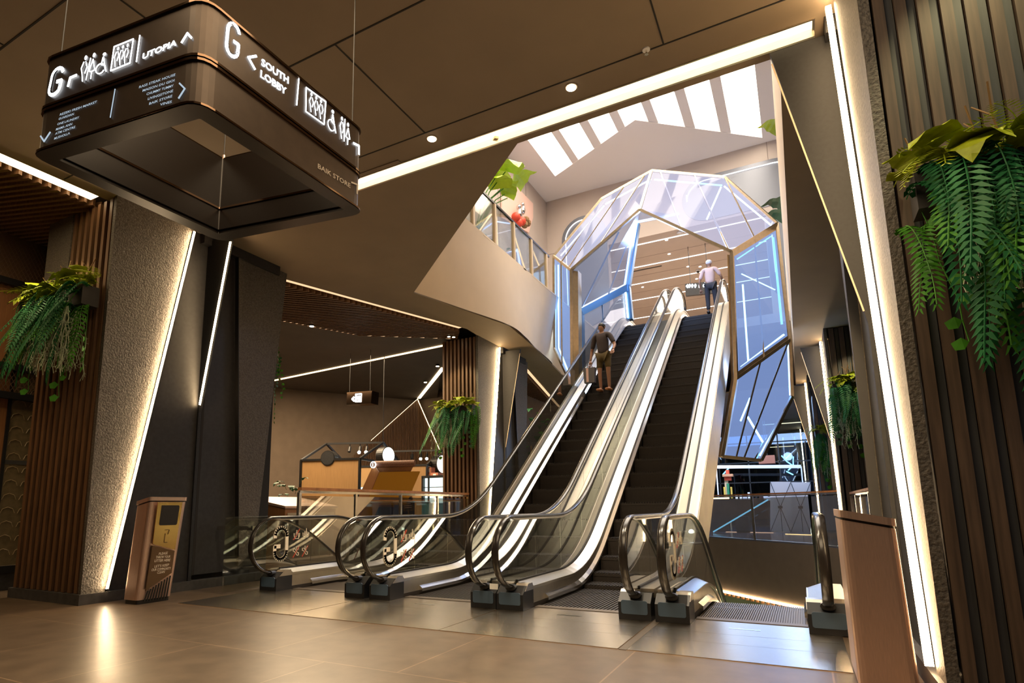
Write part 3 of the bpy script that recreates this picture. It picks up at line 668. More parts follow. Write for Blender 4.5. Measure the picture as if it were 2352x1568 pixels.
    MB().sweep([(xl, -.76), (xr, -.76), (xr, -.72), (xl, -.72)], ypath(z, 7.2, Y1, bends)).build('underside', M_DARK, t)
    return t
escalator('e', 'escalator going down at far left beside the big left column', -6.55, -5.02, False, 'L')
escalator('e', 'left of the two rising escalators, with the person carrying a bag on it', -4.63, -3.19, True, 'L')
escalator('e', 'right of the two rising escalators, with the white capped person at its top', -2.87, -1.52, True, '')
escalator('e', 'escalator going down at far right beside the copper coloured bin', -1.17, .12, False, 'L')
# landing plates in the floor before the escalators
for k, (a, b, lb) in enumerate([(-6.72, -4.885, 'dull landing plate before the far left escalator'), (-4.87, -3.01, 'landing plate before the left of the two rising escalators'), (-3.0, -1.36, 'landing plate before the right of the two rising escalators'), (-1.285, .2, 'brightest landing plate before the far right escalator')]):
    t = thing('landing_plate', lb, 'floor plate', ((a+b)/2, 5.5, 0), 'steel landing plates in the floor')
    MB().box((a, 4.775, .0), (b, 5.3, .006)).build('front_panel', M_STEELP, t); MB().box((a, 5.305, .0), (b, 5.68, .006)).build('middle_panel', M_STEELP, t); MB().box((a, 5.685, .0), (b, 6.295, .006)).build('comb_panel', M_STEELP, t)
    xm = (a+b)/2; MB().box((xm-.13, 5.95, .006), (xm+.13, 5.985, .0075)).build('name_plate', M_CHROME, t)
MB().box((-1.35, 4.77, 0), (-1.29, 6.3, .004)).build('x', M_COMB).name = 'drain_channel'
tag(bpy.data.objects['drain_channel'], 'narrow dark channel between the two right landing plates', 'drain channel')
q = thing('paper_label', 'white paper label stuck beside the handrail inlets of the middle newels', 'label', (-3.05, 5.98, .26)); MB().box((-3.1, 5.985, .215), (-3.0, 5.99, .275)).build('sheet', M_PAPER, q)
# ================================================================ CRYSTAL PORTAL
po = thing('crystal_portal', 'faceted glass portal glowing blue and white around the escalators', 'portal', (-3.1, 15.8, 7.0))
def Q(x, y, Y): return ony(x, y, Y)
iL, iT, iR, pR, Rb2 = Q(1312, 620, 15), Q(1470, 482, 15), Q(1680, 578, 15), Q(1690, 870, 15), Q(1660, 1048, 15)
Lb, Lb2, oL = Q(1314, 885, 15), Q(1274, 800, 15.6), Q(1272, 588, 15.6)
K1, oT1, oT2, oR = Q(1381, 457, 16.4), Q(1497, 392, 17), Q(1665, 407, 17), Q(1785, 513, 16.2)
R2, R2b, Rb = Q(1815, 780, 15.8), Q(1820, 910, 15.8), Q(1748, 1057, 15.2)
def facet(pts, m, name='glass_facet'):
    MB().poly(pts).build(name, m, po)
def barp(a, b, w=.07, m=None, name='frame_bar'): MB().bar(a, b, w, w).build(name, m or M_GOLD, po)
def lerp(a, b, t): return a+(b-a)*t
facet([iL, iT, oT1, K1], M_PORT); facet([iL, K1, oL], M_PORT)
facet([iT, iR, oT2, oT1], M_PORT); facet([iR, oR, oT2], M_PORT)
facet([oL, iL, Lb, Lb2], M_PORTB)
def inset(pts, t):
    c = sum(pts, V())/len(pts); return [p+(c-p)*t for p in pts]
facet([iR, oR, R2, pR], M_PORTB); facet([pR, R2, R2b, Rb, Rb2], M_PORTB)
for a, b in [(iL, iT), (iT, iR), (iR, oR), (oR, oT2), (oT2, oT1), (oT1, K1), (K1, oL), (oL, iL), (iT, oT1), (oL, Lb2), (Lb2, Lb), (iR, pR), (oR, R2), (pR, R2), (R2, R2b), (R2b, Rb), (Rb, Rb2), (pR, Rb2), (iL, Lb)]: barp(a, b)
# mullions
for a, b in [(Q(1398, 450, 16.5), Q(1290, 600, 15.3)), (Q(1432, 430, 16.65), Q(1306, 614, 15.05)), (Q(1480, 403, 16.9), Q(1375, 566, 15)), (Q(1515, 392, 17), Q(1565, 523, 15)), (Q(1593, 399, 17), Q(1672, 572, 15)), (Q(1664, 407, 17), Q(1732, 545, 15.6)),
             (Q(1732, 545, 15.6), Q(1755, 822, 15.4)), (Q(1289, 600, 15.3), Q(1291, 842, 15.3)), (lerp(pR, R2, .45), lerp(Rb2, Rb, .35)), (lerp(pR, R2, .97), lerp(Rb2, Rb, .55)), (R2b, lerp(Rb2, Rb, .82))]: barp(a, b, .035, name='mullion')
# bronze borders of the right panel and the two posts
for a, b in [(iR, oR), (oR, R2), (R2, pR)]: pass
bd = MB(); n1 = (oR-iR).cross(pR-iR).normalized(); o_ = [iR, oR, R2, pR]; i_ = inset(o_, .13)
for k in range(4): bd.poly([o_[k]-n1*.01, o_[(k+1) % 4]-n1*.01, i_[(k+1) % 4]-n1*.01, i_[k]-n1*.01])
bd.build('border_plate', M_GOLD, po)
def post(a, b, w): MB().ext([a, a+V((w, .1, 0)), b+V((w, .1, 0)), b], (0, .3, 0)).build('post', M_GOLD, po)
post(iL, Lb, .16); post(lerp(iR, pR, 0)+V((-.1, 0, -.05)), pR+V((-.1, 0, 0)), .12); post(pR+V((-.1, 0, 0)), Rb2+V((-.1, 0, 0)), .12)
# inner side: back ring and its light tubes
T2, M2, K2, B2, Bk = Q(1462, 514, 17.6), Q(1440, 660, 17.4), Q(1332, 718, 15.7), Q(1447, 735, 17.4), Q(1336, 900, 15.7)
facet([iL, iT, T2, M2, K2], M_PORTI, 'inner_facet'); facet([iL, K2, Bk, Lb], M_PORTI, 'inner_facet'); facet([K2, M2, B2, Bk], M_PORTI, 'inner_facet')
R_2 = Q(1560, 494, 17.4); facet([iT, T2, R_2, lerp(iT, iR, .45)], M_PORTI, 'inner_facet')
for a, b in [(T2, M2), (M2, K2), (K2, Bk), (M2, B2)]:
    barp(a, b, .2, M_BLUEM, 'inner_beam'); off = V((-.03, -.14, .05)); MB().bar(a+off, b+off, .04, .04).build('light_strip', E_PLED, po)
for a, b in [(Q(1421, 533, 15.9), K2+V((.0, 0, .05))), (Q(1452, 530, 16.9), Q(1392, 690, 16.6)), (lerp(K2, M2, .45), lerp(Bk, B2, .45))]: barp(a, b, .04, M_BLUEM, 'mullion')
MB().bar(T2+V((0, -.12, 0)), R_2+V((0, -.1, 0)), .06, .05).build('light_strip', E_PLED, po)
# light strips along the outer facets, just behind the film; loose short ones draw reflections as glowing strips
def led(a, b, m=E_PLED, w=.034, push=(0, .12, 0)): MB().bar(V(a)+V(push), V(b)+V(push), w, w).build('light_strip', m, po)
led(lerp(oT1, oT2, .02)+V((0, 0, -.22)), lerp(oT1, oT2, .95)+V((0, 0, -.2)), E_PLEDB)
led(lerp(oT1, K1, .08)+V((.06, 0, -.16)), lerp(oT1, K1, .98)+V((.06, 0, -.14))); led(lerp(K1, oL, .04)+V((.1, 0, -.12)), lerp(K1, oL, .95)+V((.1, 0, -.05)))
led(lerp(oT2, oR, .05)+V((-.1, 0, -.12)), lerp(oT2, oR, .97)+V((-.1, 0, -.02))); led(Q(1655, 425, 17.2), Q(1622, 500, 17.3)); led(Q(1640, 498, 16.8), Q(1676, 575, 15.4), w=.02)
led(Q(1279, 605, 15.6), Q(1280, 797, 15.6)); led(Q(1280, 797, 15.6), Q(1306, 862, 15.2))
led(i_[1]+V((-.05, 0, -.08)), i_[2]+V((-.07, 0, .3)), E_PLEDB, .05); led(i_[0]+V((.04, 0, 0)), i_[1]+V((-.1, 0, -.03)), E_PLEDB, .025); led(i_[3]+V((.05, 0, .04)), i_[2]+V((-.05, 0, .02)), E_PLED, .05)
led(Q(1705, 650, 15.6), Q(1718, 830, 15.4), E_PLED, .04); led(Q(1702, 625, 15.7), Q(1780, 662, 16.2), E_PLED, .02)
led(R2+V((-.06, 0, -.1)), R2b+V((-.05, 0, .05))); led(R2b+V((-.08, 0, -.1)), Rb+V((-.02, 0, .12))); led(Q(1722, 912, 15.6), Q(1700, 965, 15.3), E_PLED, .03); led(Q(1716, 955, 15.4), Q(1752, 1015, 15.5), E_PLED, .04); led(Q(1752, 1015, 15.5), Q(1735, 1055, 15.3), E_PLEDB, .03)
# upper glass balustrade along the cream parapet
gb = thing('glass_balustrade', 'glass balustrade with bright posts along the upper left floor', 'balustrade', (-5.8, 12.5, 7.1))
ys = [9.55, 10.63, 11.7, 12.76, 13.88, 14.96]
for a, b in zip(ys[:-1], ys[1:]): MB().box((-5.795, a+.03, 7.16), (-5.785, b-.03, 8.2)).build('glass_panel', M_GLASS, gb)
for y in ys: MB().box((-5.83, y-.035, 7.1), (-5.75, y+.035, 8.21)).build('post', M_CREAM, gb)
MB().bar((-5.79, 9.0, 8.23), (-5.79, 15.2, 8.23), .05, .05).build('handrail', M_RUBBER, gb)
# ================================================================ LEFT GLASS BALUSTRADE AND FAR BALUSTRADES
def balustrade(lb, pts, h, posts, railm, postw=.05, base=.0, fascia=None):
    t = thing('glass_balustrade', lb, 'balustrade', (*pts[0], 0)); Ltot = []
    for a, b in zip(pts[:-1], pts[1:]): Ltot.append((V((*a, 0)), V((*b, 0))))
    for A, B in Ltot:
        MB().bar(A+V((0, 0, h)), B+V((0, 0, h)), .09, .045).build('handrail', railm, t); MB().bar(A+V((0, 0, h-.05)), B+V((0, 0, h-.05)), .03, .04).build('rail_bracket', M_CHROME, t)
        L = (B-A).length; n = max(1, round(L/posts)); d = (B-A)/n
        for k in range(n+1): p = A+d*k; MB().bar(p+V((0, 0, base)), p+V((0, 0, h-.06)), postw, postw).build('post', M_CHROME, t)
        for k in range(n): a, b = A+d*(k+.02), A+d*(k+.98); a = a+(b-a).normalized()*postw*.4; MB().bar(a+V((0, 0, base+h/2-.03)), b+V((0, 0, base+h/2-.03)), .012, h-.16-base).build('glass_panel', M_GLASS, t)
        MB().bar(A+V((0, 0, base+.01)), B+V((0, 0, base+.01)), .06, .05).build('base_channel', M_STEEL, t)
    return t
balustrade('glass balustrade with orange brown wooden rail behind the far left escalator', [(-6.92, 6.9), (-6.92, 12.3)], 1.43, 1.33, M_RAIL)
balustrade('glass balustrade with dark rail across the far side of the opening', [(-2.95, 22.35), (.2, 18.95), (.86, 17.7)], 1.42, 2.0, M_RAIL, .07)
balustrade('glass balustrade with wooden rail behind the copper coloured bin', [(1.0, 7.6), (1.0, 15.8)], 1.33, 1.4, M_RAIL, .08)
g = thing('glass_screen', 'clear glass side screen between the far left escalator and the left column', 'glass screen', (-6.95, 6.0, 0))
MB().box((-6.92, 5.55, .02), (-6.91, 6.85, 1.02)).build('pane', M_GLASS, g); MB().box((-7.66, 6.0, .82), (-6.9, 6.06, .88)).build('clamp', M_CHROME, g)
# ================================================================ HANGING SIGN
sg = thing('hanging_sign', 'big two tier bronze direction sign hanging from the lobby ceiling, lit white lettering', 'sign', (-3.4, 2.4, 3.3))
SP = [V((-4.03, 1.65, 0)), V((-2.71, 1.84, 0)), V((-2.715, 3.25, 0)), V((-4.04, 3.03, 0))]
def rounded(P, r, inset=0., n=5):
    c = sum(P, V())/4; Q_ = []
    P = [p+(c-p)*(inset/((c-p).length)*1.41) for p in P]
    for k in range(4):
        a, b, d = P[k-1], P[k], P[(k+1) % 4]; u1 = (a-b).normalized(); u2 = (d-b).normalized(); rr = max(.01, r-inset)
        s, e = b+u1*rr, b+u2*rr
        for i in range(n+1):
            t = i/n; Q_.append(s*(1-t)**2+b*(2*t*(1-t))+e*t*t)
    return Q_
def ring(name, z0, z1, i0, i1, m, par=None, r=.1):
    o, i = rounded(SP, r, i0), rounded(SP, r, i1); mb = MB(); n = len(o)
    for k in range(n):
        a, b, c, d = o[k], o[(k+1) % n], i[(k+1) % n], i[k]; z = V((0, 0, 1))
        mb.poly([a+z*z0, b+z*z0, b+z*z1, a+z*z1]); mb.poly([c+z*z0, d+z*z0, d+z*z1, c+z*z1]); mb.poly([a+z*z1, b+z*z1, c+z*z1, d+z*z1]); mb.poly([d+z*z0, c+z*z0, b+z*z0, a+z*z0])
    return mb.build(name, m, par or sg)
upt = ring('upper_tier', 3.625, 3.955, .0, .02, M_SIGNB); lot = ring('lower_tier', 3.325, 3.585, .0, .02, M_SIGNB)
ring('inner_wall', 3.33, 3.95, .1, .115, M_SIGNI); ring('middle_gap', 3.585, 3.625, .04, .1, M_SIGNI)
ring('trim', 3.955, 3.97, -.012, .1, M_TRIM); ring('trim', 3.61, 3.625, -.012, .05, M_TRIM); ring('trim', 3.585, 3.6, -.012, .05, M_TRIM); ring('bottom_trim', 3.305, 3.325, -.012, .1, M_SIGNI); ring('trim', 3.31, 3.322, -.018, -.01, M_TRIM); ring('trim', 3.5, 3.515, .1, .125, M_TRIM)
for px, py in [(135, 135), (478, 0), (833, 290), (527, 385)]: pass
for P in SP:
    c = sum(SP, V())/4; p = P+(c-P)*.09
    MB().tube([(p.x, p.y, 3.95), (p.x, p.y, ZC)], .004, 6).build('suspension_cable', M_BLACK, sg); MB().cyl((p.x, p.y, 3.95), (p.x, p.y, 4.03), .012, 8).build('cable_grip', M_COPPER, sg)
# lettering : front face (towards -Y) and right face (towards +X)
nF = (SP[1]-SP[0]).cross(V((0, 0, 1))).normalized(); pF = SP[0]+nF*.004; nR = (SP[2]-SP[1]).cross(V((0, 0, 1))).normalized(); pR_ = SP[1]+nR*.004
F = lambda x, y: onpl(x, y, pF, nF); Rr = lambda x, y: onpl(x, y, pR_, nR)
def txt(par, fn, t, x0, y0, x1, y1, h, m, nm='lettering', sh=0.): mb = MB(); add_text(mb, t, fn(x0, y0), fn(x1, y1), h, shear=sh, bold=.03 if m is E_SIGN else .012); return mb.build(nm, m, par)
def lines(par, fn, n, L, w, m, nm): mb = MB(); [stroke(mb, [fn(*p) for p in l], w, n) for l in L]; return mb.build(nm, m, par)
def person_icon(fn, n, mb, x, y, sx, sy, w, skirt=False):
    """pixel-space pictogram about 20 wide and 60 high, mapped through fn"""
    f = lambda u, v: fn(x+sx[0]*u+sy[0]*v, y+sx[1]*u+sy[1]*v)
    mb.poly([f(*p) for p in arc((0, .88), .14, .085, 0, 330, 10)])
    if skirt: stroke(mb, [f(0, .72), f(-.3, .3), f(0, .26), f(.3, .3), f(0, .72)], w, n); stroke(mb, [f(0, .26), f(0, .0)], w, n)
    else: stroke(mb, [f(-.1, .72), f(-.3, .5), f(-.14, .28), f(0, .0)], w, n); stroke(mb, [f(.1, .72), f(.3, .5), f(.14, .28)], w, n)
def wheelchair(fn, n, mb, x, y, sx, sy, w):
    f = lambda u, v: fn(x+sx[0]*u+sy[0]*v, y+sx[1]*u+sy[1]*v)
    mb.poly([f(*p) for p in arc((.1, .9), .16, .08, 0, 330, 10)]); stroke(mb, [f(.05, .75), f(-.05, .4), f(.3, .35), f(.5, .02)], w, n); stroke(mb, [f(.1, .75), f(.4, .1)], w, n); stroke(mb, [f(*p) for p in arc((-.1, .22), .42, .24, 60, 330, 12)], w, n)
m = MB(); sx, sy = (22, -6), (8, -62)
person_icon(F, nF, m, 190, 187, sx, sy, .0042); stroke(m, [F(198, 184), F(209, 134)], .0042, nF); person_icon(F, nF, m, 209, 181, sx, sy, .0042, True); wheelchair(F, nF, m, 232, 168, (24, -6), (6, -48), .0045)
stroke(m, [F(255, 163), F(299, 145), F(307, 90), F(263, 108)], .006, nF, True)
for k in range(3): person_icon(F, nF, m, 265+11*k, 154-4*k, (16, -5), (7, -48), .0032)
stroke(m, [F(314, 142), F(322, 82)], .006, nF); m.build('lit_pictograms', E_SIGN, upt)
txt(upt, F, 'UTOPIA', 326, 137, 405, 104, .04, E_SIGN, 'lit_lettering', .1)
lines(upt, F, nF, [[(418, 98), (431, 77), (440, 87)]], .012, E_SIGN, 'lit_arrow'); lines(upt, F, nF, [[(157, 198), (162, 179), (176, 173)]], .014, E_SIGN, 'lit_arrow')
def glogo(fn, n, cx, cy, ex, ey, w, par):
    f = lambda u, v: fn(cx+ex[0]*u+ey[0]*v, cy+ex[1]*u+ey[1]*v)
    pts = arc((0, .25), .42, .25, 20, 180, 8)+arc((0, -.25), .42, .25, 180, 360, 8)+[(.42, -.02), (.1, -.02)]
    a = MB(); stroke(a, [f(*p) for p in pts], w*.55, n); o = a.build('halo_logo', M_SIGNI, par)
    b = MB(); stroke(b, [f(*p)-V(n)*.0 for p in [(q[0]*1.18-.05, q[1]*1.08-.02) for q in pts]], w, n); b.build('halo_light', E_SIGN, o)
glogo(F, nF, 131, 186, (24, -8), (12, -56), .022, upt); glogo(Rr, nR, 536, 92, (26, 18), (6, -66), .02, upt)
m = MB()
stroke(m, [Rr(703, 201), Rr(748, 234), Rr(744, 286), Rr(702, 256)], .007, nR, True)
for k in range(3): person_icon(Rr, nR, m, 714+11*k, 257+8*k, (15, 10), (2, -46), .0042)
wheelchair(Rr, nR, m, 762, 300, (18, 13), (1, -50), .0055); person_icon(Rr, nR, m, 784, 318, (15, 11), (2, -52), .0055); stroke(m, [Rr(790, 324), Rr(792, 274)], .0055, nR); person_icon(Rr, nR, m, 798, 332, (15, 11), (2, -52), .0055, True)
stroke(m, [Rr(681, 241), Rr(686, 181)], .007, nR); m.build('lit_pictograms', E_SIGN, upt)
txt(upt, Rr, 'SOUTH', 600, 150, 663, 193, .052, E_SIGN, 'lit_lettering'); txt(upt, Rr, 'LOBBY', 598, 177, 658, 219, .052, E_SIGN, 'lit_lettering')
lines(upt, Rr, nR, [[(588, 129), (570, 132), (585, 159)]], .014, E_SIGN, 'lit_arrow'); lines(upt, Rr, nR, [[(812, 329), (824, 335), (824, 354)]], .015, E_SIGN, 'lit_arrow')
for t, x0, y0, x1, y1 in [('REZEKI FRESH MARKET', 137, 266, 222, 236), ('GUARDIAN', 134, 276, 169, 264), ('ONE LAUNDRY', 131, 288, 181, 272), ('MAMA ANN', 128, 300, 165, 287), ('ATM CENTRE', 126, 310, 172, 294), ('MUSHOLLA', 124, 321, 160, 308),
                          ('RASS STEAK HOUSE', 319, 203, 402, 174), ('MAISON DU GIOI', 327, 211, 400, 187), ('CHUMMY TUMMY', 336, 219, 398, 199), ('LIVINGSTONE', 339, 230, 397, 211), ('BAIK STORE', 342, 241, 395, 223), ('VINES', 367, 243, 394, 236)]:
    txt(lot, F, t, x0, y0, x1, y1, .0155, E_SIGNS, 'lettering', .15)
lines(lot, F, nF, [[(94, 313), (102, 325), (116, 304)]], .009, E_SIGNS, 'arrow'); lines(lot, F, nF, [[(413, 192), (425, 204), (411, 226)]], .009, E_SIGNS, 'arrow'); lines(lot, F, nF, [[(254, 270), (265, 205)]], .004, E_SIGNS, 'divider')
M_TAUPE = mat('taupe_vinyl', (.42, .36, .29), .5)
txt(lot, Rr, 'BAIK STORE', 730, 386, 805, 432, .036, M_TAUPE); lines(lot, Rr, nR, [[(807, 419), (820, 424), (820, 445)]], .012, M_TAUPE, 'arrow')
# small sign over the food hall
ss = thing('small_hanging_sign', 'small bronze sign with lit lift symbol hanging over the food hall', 'sign', (-10, 12, 3.9))
a, b, c, d = [ony(x, y, 12) for x, y in [(797, 901), (854, 897), (852, 926), (796, 929)]]
MB().ext([a, b, c, d], (0, .3, 0)).build('box', M_TRIM, ss)
n_ = V((0, -1, 0)); G = lambda x, y: ony(x, y, 11.99); m = MB(); stroke(m, [G(816, 922), G(829, 922), G(830, 904), G(817, 905)], .03, n_, True)
for k in range(3): person_icon(G, n_, m, 819+3.5*k, 920, (4, 0), (0, -14), .02)
stroke(m, [G(813, 912), G(809, 916), G(813, 920)], .05, n_); m.build('lit_symbols', E_SIGN, ss)
for x, y in [(803, 900), (850, 897)]: p = ony(x, y, 12.1); MB().tube([p, (p.x, p.y, ZC)], .005, 5).build('suspension_cable', M_BLACK, ss)
# ================================================================ LITTER BINS
def litter_bin(lb, base, topo, zt, left):
    """base: 4 floor corners, topo: 4 top corners (front edge first, seen from the opening side)"""
    t = thing('litter_bin', lb, 'bin', base[0]); z0 = .05
    def sec(s, z, ins=0., r=.045):
        P = [V((a[0]+(b[0]-a[0])*s, a[1]+(b[1]-a[1])*s, 0)) for a, b in zip(base, topo)]; c = sum(P, V())/4; P = [p+(c-p).normalized()*ins for p in P]; o = []
        for k in range(4):
            p, q, w = P[k-1], P[k], P[(k+1) % 4]; u1, u2 = (p-q).normalized(), (w-q).normalized(); s1, e1 = q+u1*r, q+u2*r
            for i in range(5): tt = i/4; v = s1*(1-tt)**2+q*(2*tt*(1-tt))+e1*tt*tt; o.append(V((v.x, v.y, z-(.2*abs(v.x-topo[0 if left else 3][0]) if z > .5 else 0))))
        return o
    def loft(A, B, cap=True):
        mb = MB(); n = len(A); mb.v = [tuple(p) for p in A+B]
        for k in range(n): mb.f.append((k, (k+1) % n, n+(k+1) % n, n+k))
        if cap: mb.f += [tuple(range(n-1, -1, -1)), tuple(range(n, 2*n))]
        return mb
    bo = loft(sec(0, z0), sec(.97, zt-.06)).build('body', M_COPPER, t)
    loft(sec(0, 0, .015), sec(0, z0, .015)).build('foot', M_BLACK, t); loft(sec(.97, zt-.06, .01), sec(.98, zt-.045, .01)).build('shadow_gap', M_BLACK, t); loft(sec(.98, zt-.045, -.012), sec(1, zt, -.012)).build('lid', M_COPPER, t)
    return t
bl = litter_bin('copper litter bin with brass front standing before the big left column', [(-7.08, 4.48, 0), (-7.08, 4.93, 0), (-7.36, 4.93, 0), (-7.36, 4.48, 0)], [(-6.99, 4.5, 0), (-6.99, 5.0, 0), (-7.27, 5.0, 0), (-7.27, 4.5, 0)], 1.28, True)
nB = V((1, 0, -.09)).normalized(); pB = V((-7.08+.006, 4.5, 0)); Bf = lambda x, y: onpl(x, y, pB+nB*.006, nB)
MB().ext([Bf(x, y) for x, y in [(362, 1153), (418, 1153), (401, 1262), (350, 1249)]], nB*.012).build('brass_panel', M_BRASS, bl)
pn = MB().ext([Bf(x, y) for x, y in [(349, 1252), (400, 1264), (393, 1315), (333, 1356)]], nB*.012).build('message_panel', M_BROWNP, bl)
op = MB().ext([Bf(x, y)+nB*.013 for x, y in [(370, 1160), (409, 1160), (411, 1163), (405, 1202), (402, 1205), (366, 1206), (364, 1203)]], nB*.002).build('opening', M_SEAM, bl)
sl_ = MB()
for k in range(9): x = 333+6.4*k; sl_.bar(Bf(x-2, 1381-.9*k), Bf(x+7, 1356-4.3*k), .012, .012, up=nB)
sl_.build('lower_slats', M_SEAM, bl)
lines(bl, lambda x, y: Bf(x, y)+nB*.013, nB, [[(378, 1225), (375, 1245), (382, 1245)], [(378, 1216), (387, 1216), (384, 1226)]], .006, M_BROWNP, 'embossed_glass_symbol')
for t_, x0, y0, x1, y1 in [('PLEASE', 363, 1274, 383, 1272), ('THROW YOUR', 356, 1282, 389, 1280), ('LITTER HERE', 353, 1290, 389, 1288), ("LET'S KEEP", 353, 1303, 386, 1299), ('OUR COMMUNITY', 346, 1311, 390, 1307), ('CLEAN', 359, 1317, 376, 1315)]:
    mb = MB(); P0, P1 = Bf(x0, y0)+nB*.014, Bf(x1, y1)+nB*.014; add_text(mb, t_, P0, P1, .03, up=V((.09, 0, 1)), shear=.1); mb.build('lettering', M_PRINT, pn)
litter_bin('large copper coloured litter bin at the bottom right before the bright column light', [(.21, 4.3, 0), (.46, 4.3, 0), (.46, 4.05, 0), (.21, 4.05, 0)][::-1] if False else [(.2, 4.3, 0), (.2, 4.95, 0), (.5, 4.95, 0), (.5, 4.3, 0)][::-1], [(.195, 4.3, 0), (.195, 4.95, 0), (.475, 4.95, 0), (.475, 4.3, 0)][::-1], 1.065, False)
# copper clad box behind the left balustrade
cb = thing('copper_box', 'low copper clad cabinet with sloping top behind the left balustrade', 'cabinet', (-8.5, 8.2, 0))
MB().ext([(-8.0, 7.65, 0), (-8.0, 7.65, 1.12), (-9.0, 7.65, 1.3), (-9.0, 7.65, 0)], (0, 1.3, 0)).build('body', M_COPW, cb); MB().ext([(-7.97, 7.62, 1.13), (-7.97, 7.62, 1.17), (-9.03, 7.62, 1.36), (-9.03, 7.62, 1.31)], (0, 1.36, 0)).build('lid', M_COPPER, cb); MB().box((-7.995, 7.7, .05), (-7.985, 8.9, 1.05)).build('door', M_STEEL, cb)
# ================================================================ FOOD STALLS
def kiosk(lb, off, wood, disc):
    t = thing('food_stall', lb, 'food stall', (-11+off[0], 13+off[1], 0)); o = V((off[0], off[1], 0))
    A, B = V((-11.58, 11.57, 0))+o, V((-9.99, 12.05, 0))+o; Lr, Rg = V((-12.05, 13.02, 3))+o, V((-10.49, 13.67, 3))+o; Cc = V((-12.22, 14.2, 0))+o; D = V((-10.63, 14.68, 0))+o; z = V((0, 0, 2.4))
    for a, b in [(A, A+z), (B, B+z), (Cc, Cc+z), (D, D+z), (A+z, B+z), (Cc+z, D+z), (A+z, Cc+z), (B+z, D+z), (A+z, Lr), (Cc+z, Lr), (B+z, Rg), (D+z, Rg), (Lr, Rg)]: MB().bar(a, b, .055, .055).build('frame_bar', M_BLACK, t)
    u = (B-A); nrm = V((-u.y, u.x, 0)).normalized()
    MB().ext([A+V((0, 0, .1))+u*.02, B+V((0, 0, .1))-u*.02, B+z-u*.02, A+z+u*.02], nrm*.04).build('wood_panel', M_KWOOD, t)
    w = (D-B); MB().ext([B+V((0, 0, 0))+w*.05, D-w*.05, D-w*.05+V((0, 0, 1.05)), B+w*.05+V((0, 0, 1.05))], -u*.18).build('counter', M_KWOOD, t)
    MB().ext([Cc, D, D+z, Cc+z], nrm*.03).build('back_panel', M_KWOOD, t)
    MB().box(tuple(D+V((-1.3, -.7, 1.25))), tuple(D+V((-.2, -.3, 1.75)))).build('lit_display', E_FRIDGE, t)
    for k, s in enumerate((.42, .6, .72)):
        p = Lr.lerp(Rg, s); MB().bar(p, p+V((0, 0, -.12)), .02).build('spot_stem', M_BLACK, t); h = MB().cyl(p+V((0, 0, -.12)), p+V((.04, -.08, -.26)), .045, 10).build('spotlight', M_BLACK, t)
        if k: MB().ball(p+V((.045, -.1, -.28)), .045).build('bulb', E_SPOTC, h)
    return t, A, B, Lr, Rg, z
k1 = kiosk('food stall with black house shaped frame and wide timber side facing the left balustrade', (0, 0), 1, 1)
k2 = kiosk('second food stall with black house shaped frame, partly behind the slatted middle column', (.15, 2.95), 1, 1)
spot('stall_spot', tuple(k1[3].lerp(k1[4], .6)+V((0, -.1, -.4))), (-10.0, 12.6, .8), 60, (.95, 1, .95), 70); spot('stall_spot', tuple(k2[3].lerp(k2[4], .6)+V((0, -.1, -.4))), (-10.0, 15.6, .8), 60, (.95, 1, .95), 70)
def drum(lb, c, axis, r, lit):
    t = thing('round_stall_sign', lb, 'sign', c); c = V(c); ax = V(axis).normalized()
    MB().cyl(c-ax*.12, c+ax*.12, r, 28).build('drum', M_BLACK, t)
    MB().cyl(c+ax*.12, c+ax*.128, r*.9, 28).build('face', E_DISC if lit else M_DARK, t)
u = (k1[2]-k1[1]).normalized(); nn = V((u.y, -u.x, 0))
drum('unlit round black sign drum on top of the timber wall of the nearer stall', tuple(k1[1].lerp(k1[2], .46)+V((0, 0, 2.44))+nn*-.1), nn, .2, False)
drum('lit round sign facing right above the ochre counter', tuple(ony(885, 1046, 12.7)), (1, -.15, 0), .24, True)
p = ony(885, 1046, 12.7); MB().bar(p+V((-.08, 0, .2)), (p.x-.08, p.y, ZC), .01).build('hanger', M_BLACK, bpy.data.objects['round_stall_sign.001'])
drum('lit round sign at the edge of the slatted middle column', tuple(ony(1010, 1066, 15.6)), (1, -.15, 0), .3, True)
# ochre leaning counter hood
oc = thing('leaning_counter', 'leaning stall front with copper side, ochre underside and round lit logo', 'counter', (-9.4, 10.8, 0))
fr = [ony(x, y, 10.6) for x, y in [(858, 1066), (870, 1084), (838, 1160), (824, 1190), (824, 1250), (812, 1250), (812, 1165)]]; fr[4].z = fr[5].z = .0
ev = ony(955, 1074, 10.9)-ony(862, 1068, 10.6); ev.z = .0
MB().ext(fr, ev*.02).build('copper_side', M_COPW, oc)
fo = [p+ev*.02 for p in fr]; MB().poly([fo[1], fo[1]+ev, fo[2]+ev, fo[2]]).build('ochre_underside', M_YEL, oc); MB().poly([fo[2], fo[2]+ev*.35, fo[3]+ev*.35, fo[3]]).poly([fo[3], fo[3]+ev*.04, fo[4]+ev*.04, fo[4]]).build('ochre_edge', M_YEL, oc)
MB().poly([fo[0], fo[0]+ev, fo[6]+ev, fo[6]]).build('back_board', M_COPW, oc); MB().poly([fo[6], fo[6]+ev*.9, fo[5]+ev*.9, fo[5]]).build('base_board', M_DARK, oc)
MB().tube([fo[0]+V((0, 0, .0)), fo[0]+ev], .075, 12).build('rattan_roll', mat('rattan', (.2, .09, .05), .6, noise=.5, nscale=60), oc)
